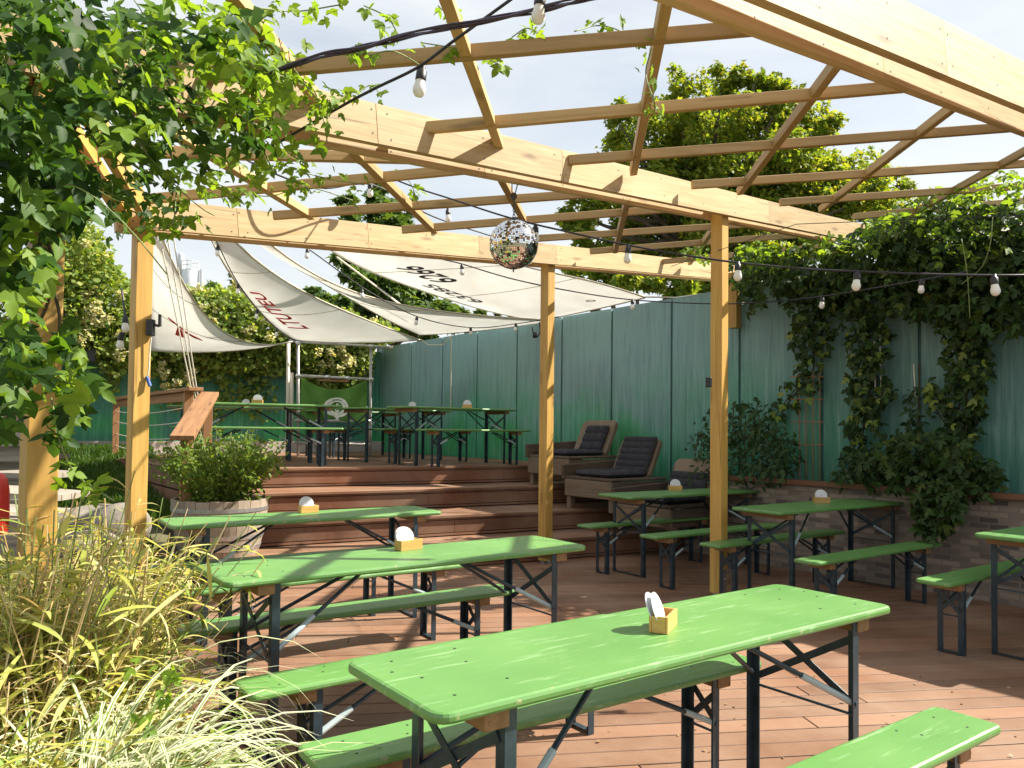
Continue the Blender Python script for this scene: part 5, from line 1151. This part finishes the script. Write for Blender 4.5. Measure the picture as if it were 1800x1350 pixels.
# ---- grass on the bank
P_ = []; dirs = []
gm = MB(); pts = []
for _ in range(26000):
    y = rnd.uniform(5.2, 13.2); x = -y * rnd.uniform(.36, .62); t_, n_ = TD.dot(Vector((x, y, 0))), ND.dot(Vector((x, y, 0)))
    if t_ > T_LEFT - .03 and n_ > 6.9: continue
    if y < 8 and x > deck_left(y) - .1: continue
    pts.append((x, y, ground_z(x, y) + .012))
BL = np.array([(0, .5, 0), (0, -.5, 0), (.55, .35, .05), (.55, -.35, .05), (1, 0, .25)], float); BL[:, 1] *= .16
def blades(name, pts, size, mat, **kw):
    o = leaves(name, pts, size, BL, [(0, 1, 3), (0, 3, 2), (2, 3, 4)], mat, bias=(.1, -1, .3), spread=.8, tipdown=-1.6); return tag(o, **kw)
blades('grass', pts, .10, M['grass'], kind='stuff')

# ---- gravel strip and sandy path by the left posts
gp = []
for _ in range(1500):
    u, v = rnd.uniform(120, 285), rnd.uniform(1065, 1230); p = PZ(u, v, 0)
    if p.x < deck_left(p.y) - .02: gp.append((p.x, p.y, ground_z(p.x, p.y) + .018))
ICO = np.array([(0, 0, 1), (.89, 0, .45), (.28, .85, .45), (-.72, .53, .45), (-.72, -.53, .45), (.28, -.85, .45), (.72, .53, -.45), (-.28, .85, -.45), (-.89, 0, -.45), (-.28, -.85, -.45), (.72, -.53, -.45), (0, 0, -1)], float)
ICOF = [(0, 1, 2), (0, 2, 3), (0, 3, 4), (0, 4, 5), (0, 5, 1), (1, 6, 2), (2, 7, 3), (3, 8, 4), (4, 9, 5), (5, 10, 1), (6, 7, 2), (7, 8, 3), (8, 9, 4), (9, 10, 5), (10, 6, 1), (11, 7, 6), (11, 8, 7), (11, 9, 8), (11, 10, 9), (11, 6, 10)]
o = leaves('gravel', gp, .022, ICO * np.array([1, .8, .6]), ICOF, M['pebble'], bias=(0, 0, 1), spread=.4, tipdown=0); tag(o, kind='stuff')
sp_ = MB(); pp = [PZ(u, v, -.045) for u, v in ((60, 1045), (262, 1045), (250, 1100), (190, 1140), (40, 1130))]; sp_.add(pp, [tuple(range(len(pp)))]); tag(sp_.build('path', M['sand']), kind='structure')

# ---- foreground: variegated sedge and dry bamboo-like grass
def ribbon(m, base, d, L_, w, droop, mi=(0,), seg=9, tw=0.0):
    """an arching blade; with three slots it carries a green middle stripe between cream edges"""
    d = Vector(d).normalized(); hz = Vector((d.x, d.y, 0)); hz = hz.normalized() if hz.length > 1e-4 else Vector((1, 0, 0)); p = Vector(base); ang = math.asin(max(-1, min(1, d.z))); rows = []
    side = Vector((-hz.y, hz.x, 0)); st_ = L_ / seg
    for i in range(seg + 1):
        s = i / seg; ww = w * (min(1, .45 + 2 * s)) * (1 - max(0, (s - .55) / .45) ** 1.6) + .0003; t_ = hz * math.cos(ang) + Vector((0, 0, math.sin(ang))); nn = side.cross(t_)
        sd_ = (side * math.cos(tw * s) + nn * math.sin(tw * s)); rows.append([p + sd_ * ww * k + nn * (-abs(k) * .25 * ww) for k in ((-1, -.38, .38, 1) if len(mi) > 1 else (-1, 0, 1))])
        p = p + t_ * st_; ang -= droop / seg * (.35 + 1.5 * s)
    k = len(rows[0]); vs = [q for r_ in rows for q in r_]; n0 = len(m.v); m.v += [tuple(q) for q in vs]
    for i in range(seg):
        for j in range(k - 1): a = n0 + i * k + j; m.f.append((a, a + 1, a + k + 1, a + k)); m.mi.append(mi[j % len(mi)] if len(mi) > 1 else mi[0])
def sedge(label, c, n, L_, rad, lean=(0, 0)):
    c = Vector(c); root = thing('sedge', label, 'ornamental grass', c, 0, 'striped sedges in the foreground bed'); m = MB()
    for i in range(n):
        q = rnd.uniform(0, 2 * math.pi); e = rnd.uniform(R(60), R(89)); b0 = c + Vector((rnd.gauss(0, rad), rnd.gauss(0, rad), 0)); d = Vector((math.cos(q) * math.cos(e) + lean[0], math.sin(q) * math.cos(e) + lean[1], math.sin(e)))
        var = rnd.random()
        ribbon(m, b0, d, L_ * rnd.uniform(.7, 1.15), rnd.uniform(.0038, .0072), rnd.uniform(2.0, 3.3), (0, 1, 0) if var < .7 else ((1, 1, 1) if var < .85 else (0, 0, 1)), 10, rnd.uniform(-.6, .6))
    m.build('blades', [M['sedge_cream'], M['sedge_green']], root, smooth=True)
sedge('striped cream and green sedge arching over the deck edge at the bottom left', (-1.08, 1.95, -.02), 950, .98, .08, (-.02, -.06))
sedge('striped sedge tuft at the bottom left corner behind the front sedge', (-1.42, 2.05, -.02), 300, 1.0, .08)
sedge('upright striped sedge between the dry grass and the first green bench', (-1.36, 2.5, -.02), 170, 1.05, .05)
def bamboo(label, c, n, hmin, hmax, rad, seed, lean=(0, 0)):
    c = Vector(c); root = thing('bamboo_grass', label, 'ornamental grass', c, 0, 'dry bamboo grasses in the foreground bed'); m = MB(); cu = MB(); rr2 = random.Random(seed)
    for i in range(n):
        q = rr2.uniform(0, 2 * math.pi); r_ = rad * math.sqrt(rr2.random()); b0 = c + Vector((r_ * math.cos(q), r_ * math.sin(q), 0)); hh = rr2.uniform(hmin, hmax)
        e = b0 + Vector((rr2.gauss(lean[0], .22) , rr2.gauss(lean[1], .16), hh * rr2.uniform(.75, 1))); mid = b0.lerp(e, .55) + Vector((rr2.gauss(0, .03), rr2.gauss(0, .03), .04)); cv = spline([b0, mid, e], 7); cu.tube(cv, .0022, 4, rr2.randint(0, 1), cap=False)
        for k in range(rr2.randint(8, 13)):
            j = rr2.uniform(.25, 1) * (len(cv) - 1); p = cv[int(j)]; a = rr2.uniform(0, 2 * math.pi); el = rr2.uniform(-.3, .8); straw = rr2.random() < .36
            ribbon(m, p, (math.cos(a) * math.cos(el), math.sin(a) * math.cos(el), math.sin(el)), rr2.uniform(.09, .23) * (1 if not straw else .8), rr2.uniform(.004, .0085) * (1 if not straw else .42), rr2.uniform(.3, 1.9), (1 if straw else 0,), 5, rr2.uniform(-1, 1))
    m.build('leaves', [M['bamboo'], M['straw']], root, smooth=True); cu.build('culms', [M['straw'], M['stem']], root)
bamboo('tall clump of sunlit yellow-green bamboo grass at the left edge', (-1.62, 2.45, -.02), 260, .75, 1.26, .22, 1)
bamboo('clump of dry bamboo grass in front of the second left post', (-1.68, 2.95, -.02), 190, .65, 1.16, .20, 2, (.03, 0))
bamboo('dense low bamboo grass in the bottom left corner', (-1.5, 2.0, -.02), 260, .35, .80, .22, 3)
bamboo('bamboo grass with long leaves reaching toward the third table', (-1.78, 3.3, -.02), 120, .65, 1.15, .16, 4, (.16, 0))
bamboo('bamboo grass thicket in the middle of the foreground bed', (-1.46, 2.45, -.02), 250, .45, 1.02, .22, 5)
m = MB()
for u, v, du, dv, d in ((285, 1235, 60, -70, 2.15),):
    c = spline(qp((255, 1300, 2.1), (268, 1250, 2.12), (290, 1215, 2.14), (300, 1190, 2.15), (315, 1170, 2.15))); m.tube(c, .002, 4)
wd = thing('weed_sprig', 'thin flowering weed sprig with small bright leaves over the deck edge', 'weed', c[0]); m.build('stem', M['stem'], wd)
leaves('leaves', [c[i] + Vector((rnd.gauss(0, .02), rnd.gauss(0, .02), rnd.gauss(0, .012))) for i in rnd.sample(range(len(c)), 12)] + [PD(245, 1160, 2.1), PD(232, 1175, 2.1), PD(310, 1205, 2.1), PD(275, 1170, 2.1)], .035, HOP, HOPF, M['hop_fresh_lit'], wd, (0, -.7, .6), .5, .5)

# ---- crumbs of dead leaf blown over the boards
P_ = []
for _ in range(150):
    u, v = rnd.uniform(420, 1790), rnd.uniform(985, 1345); p = PZ(u, v, .006); P_.append(p)
for _ in range(60):
    z, n = rnd.choice(((RIS, N_BASE), (RIS * 2, N_T3), (RIS * 3, N_T2))); P_.append(tn(rnd.uniform(1.6, 4.6), n + rnd.uniform(.02, .6), z + .006))
tag(leaves('leaf_litter', P_, .022, OVAL, OVALF, m_leaf('dead_leaf', [(.30, .20, .09), (.20, .12, .05), (.40, .30, .15), (.14, .09, .04)], .1), bias=(0, 0, 1), spread=.25, tipdown=0), kind='stuff')
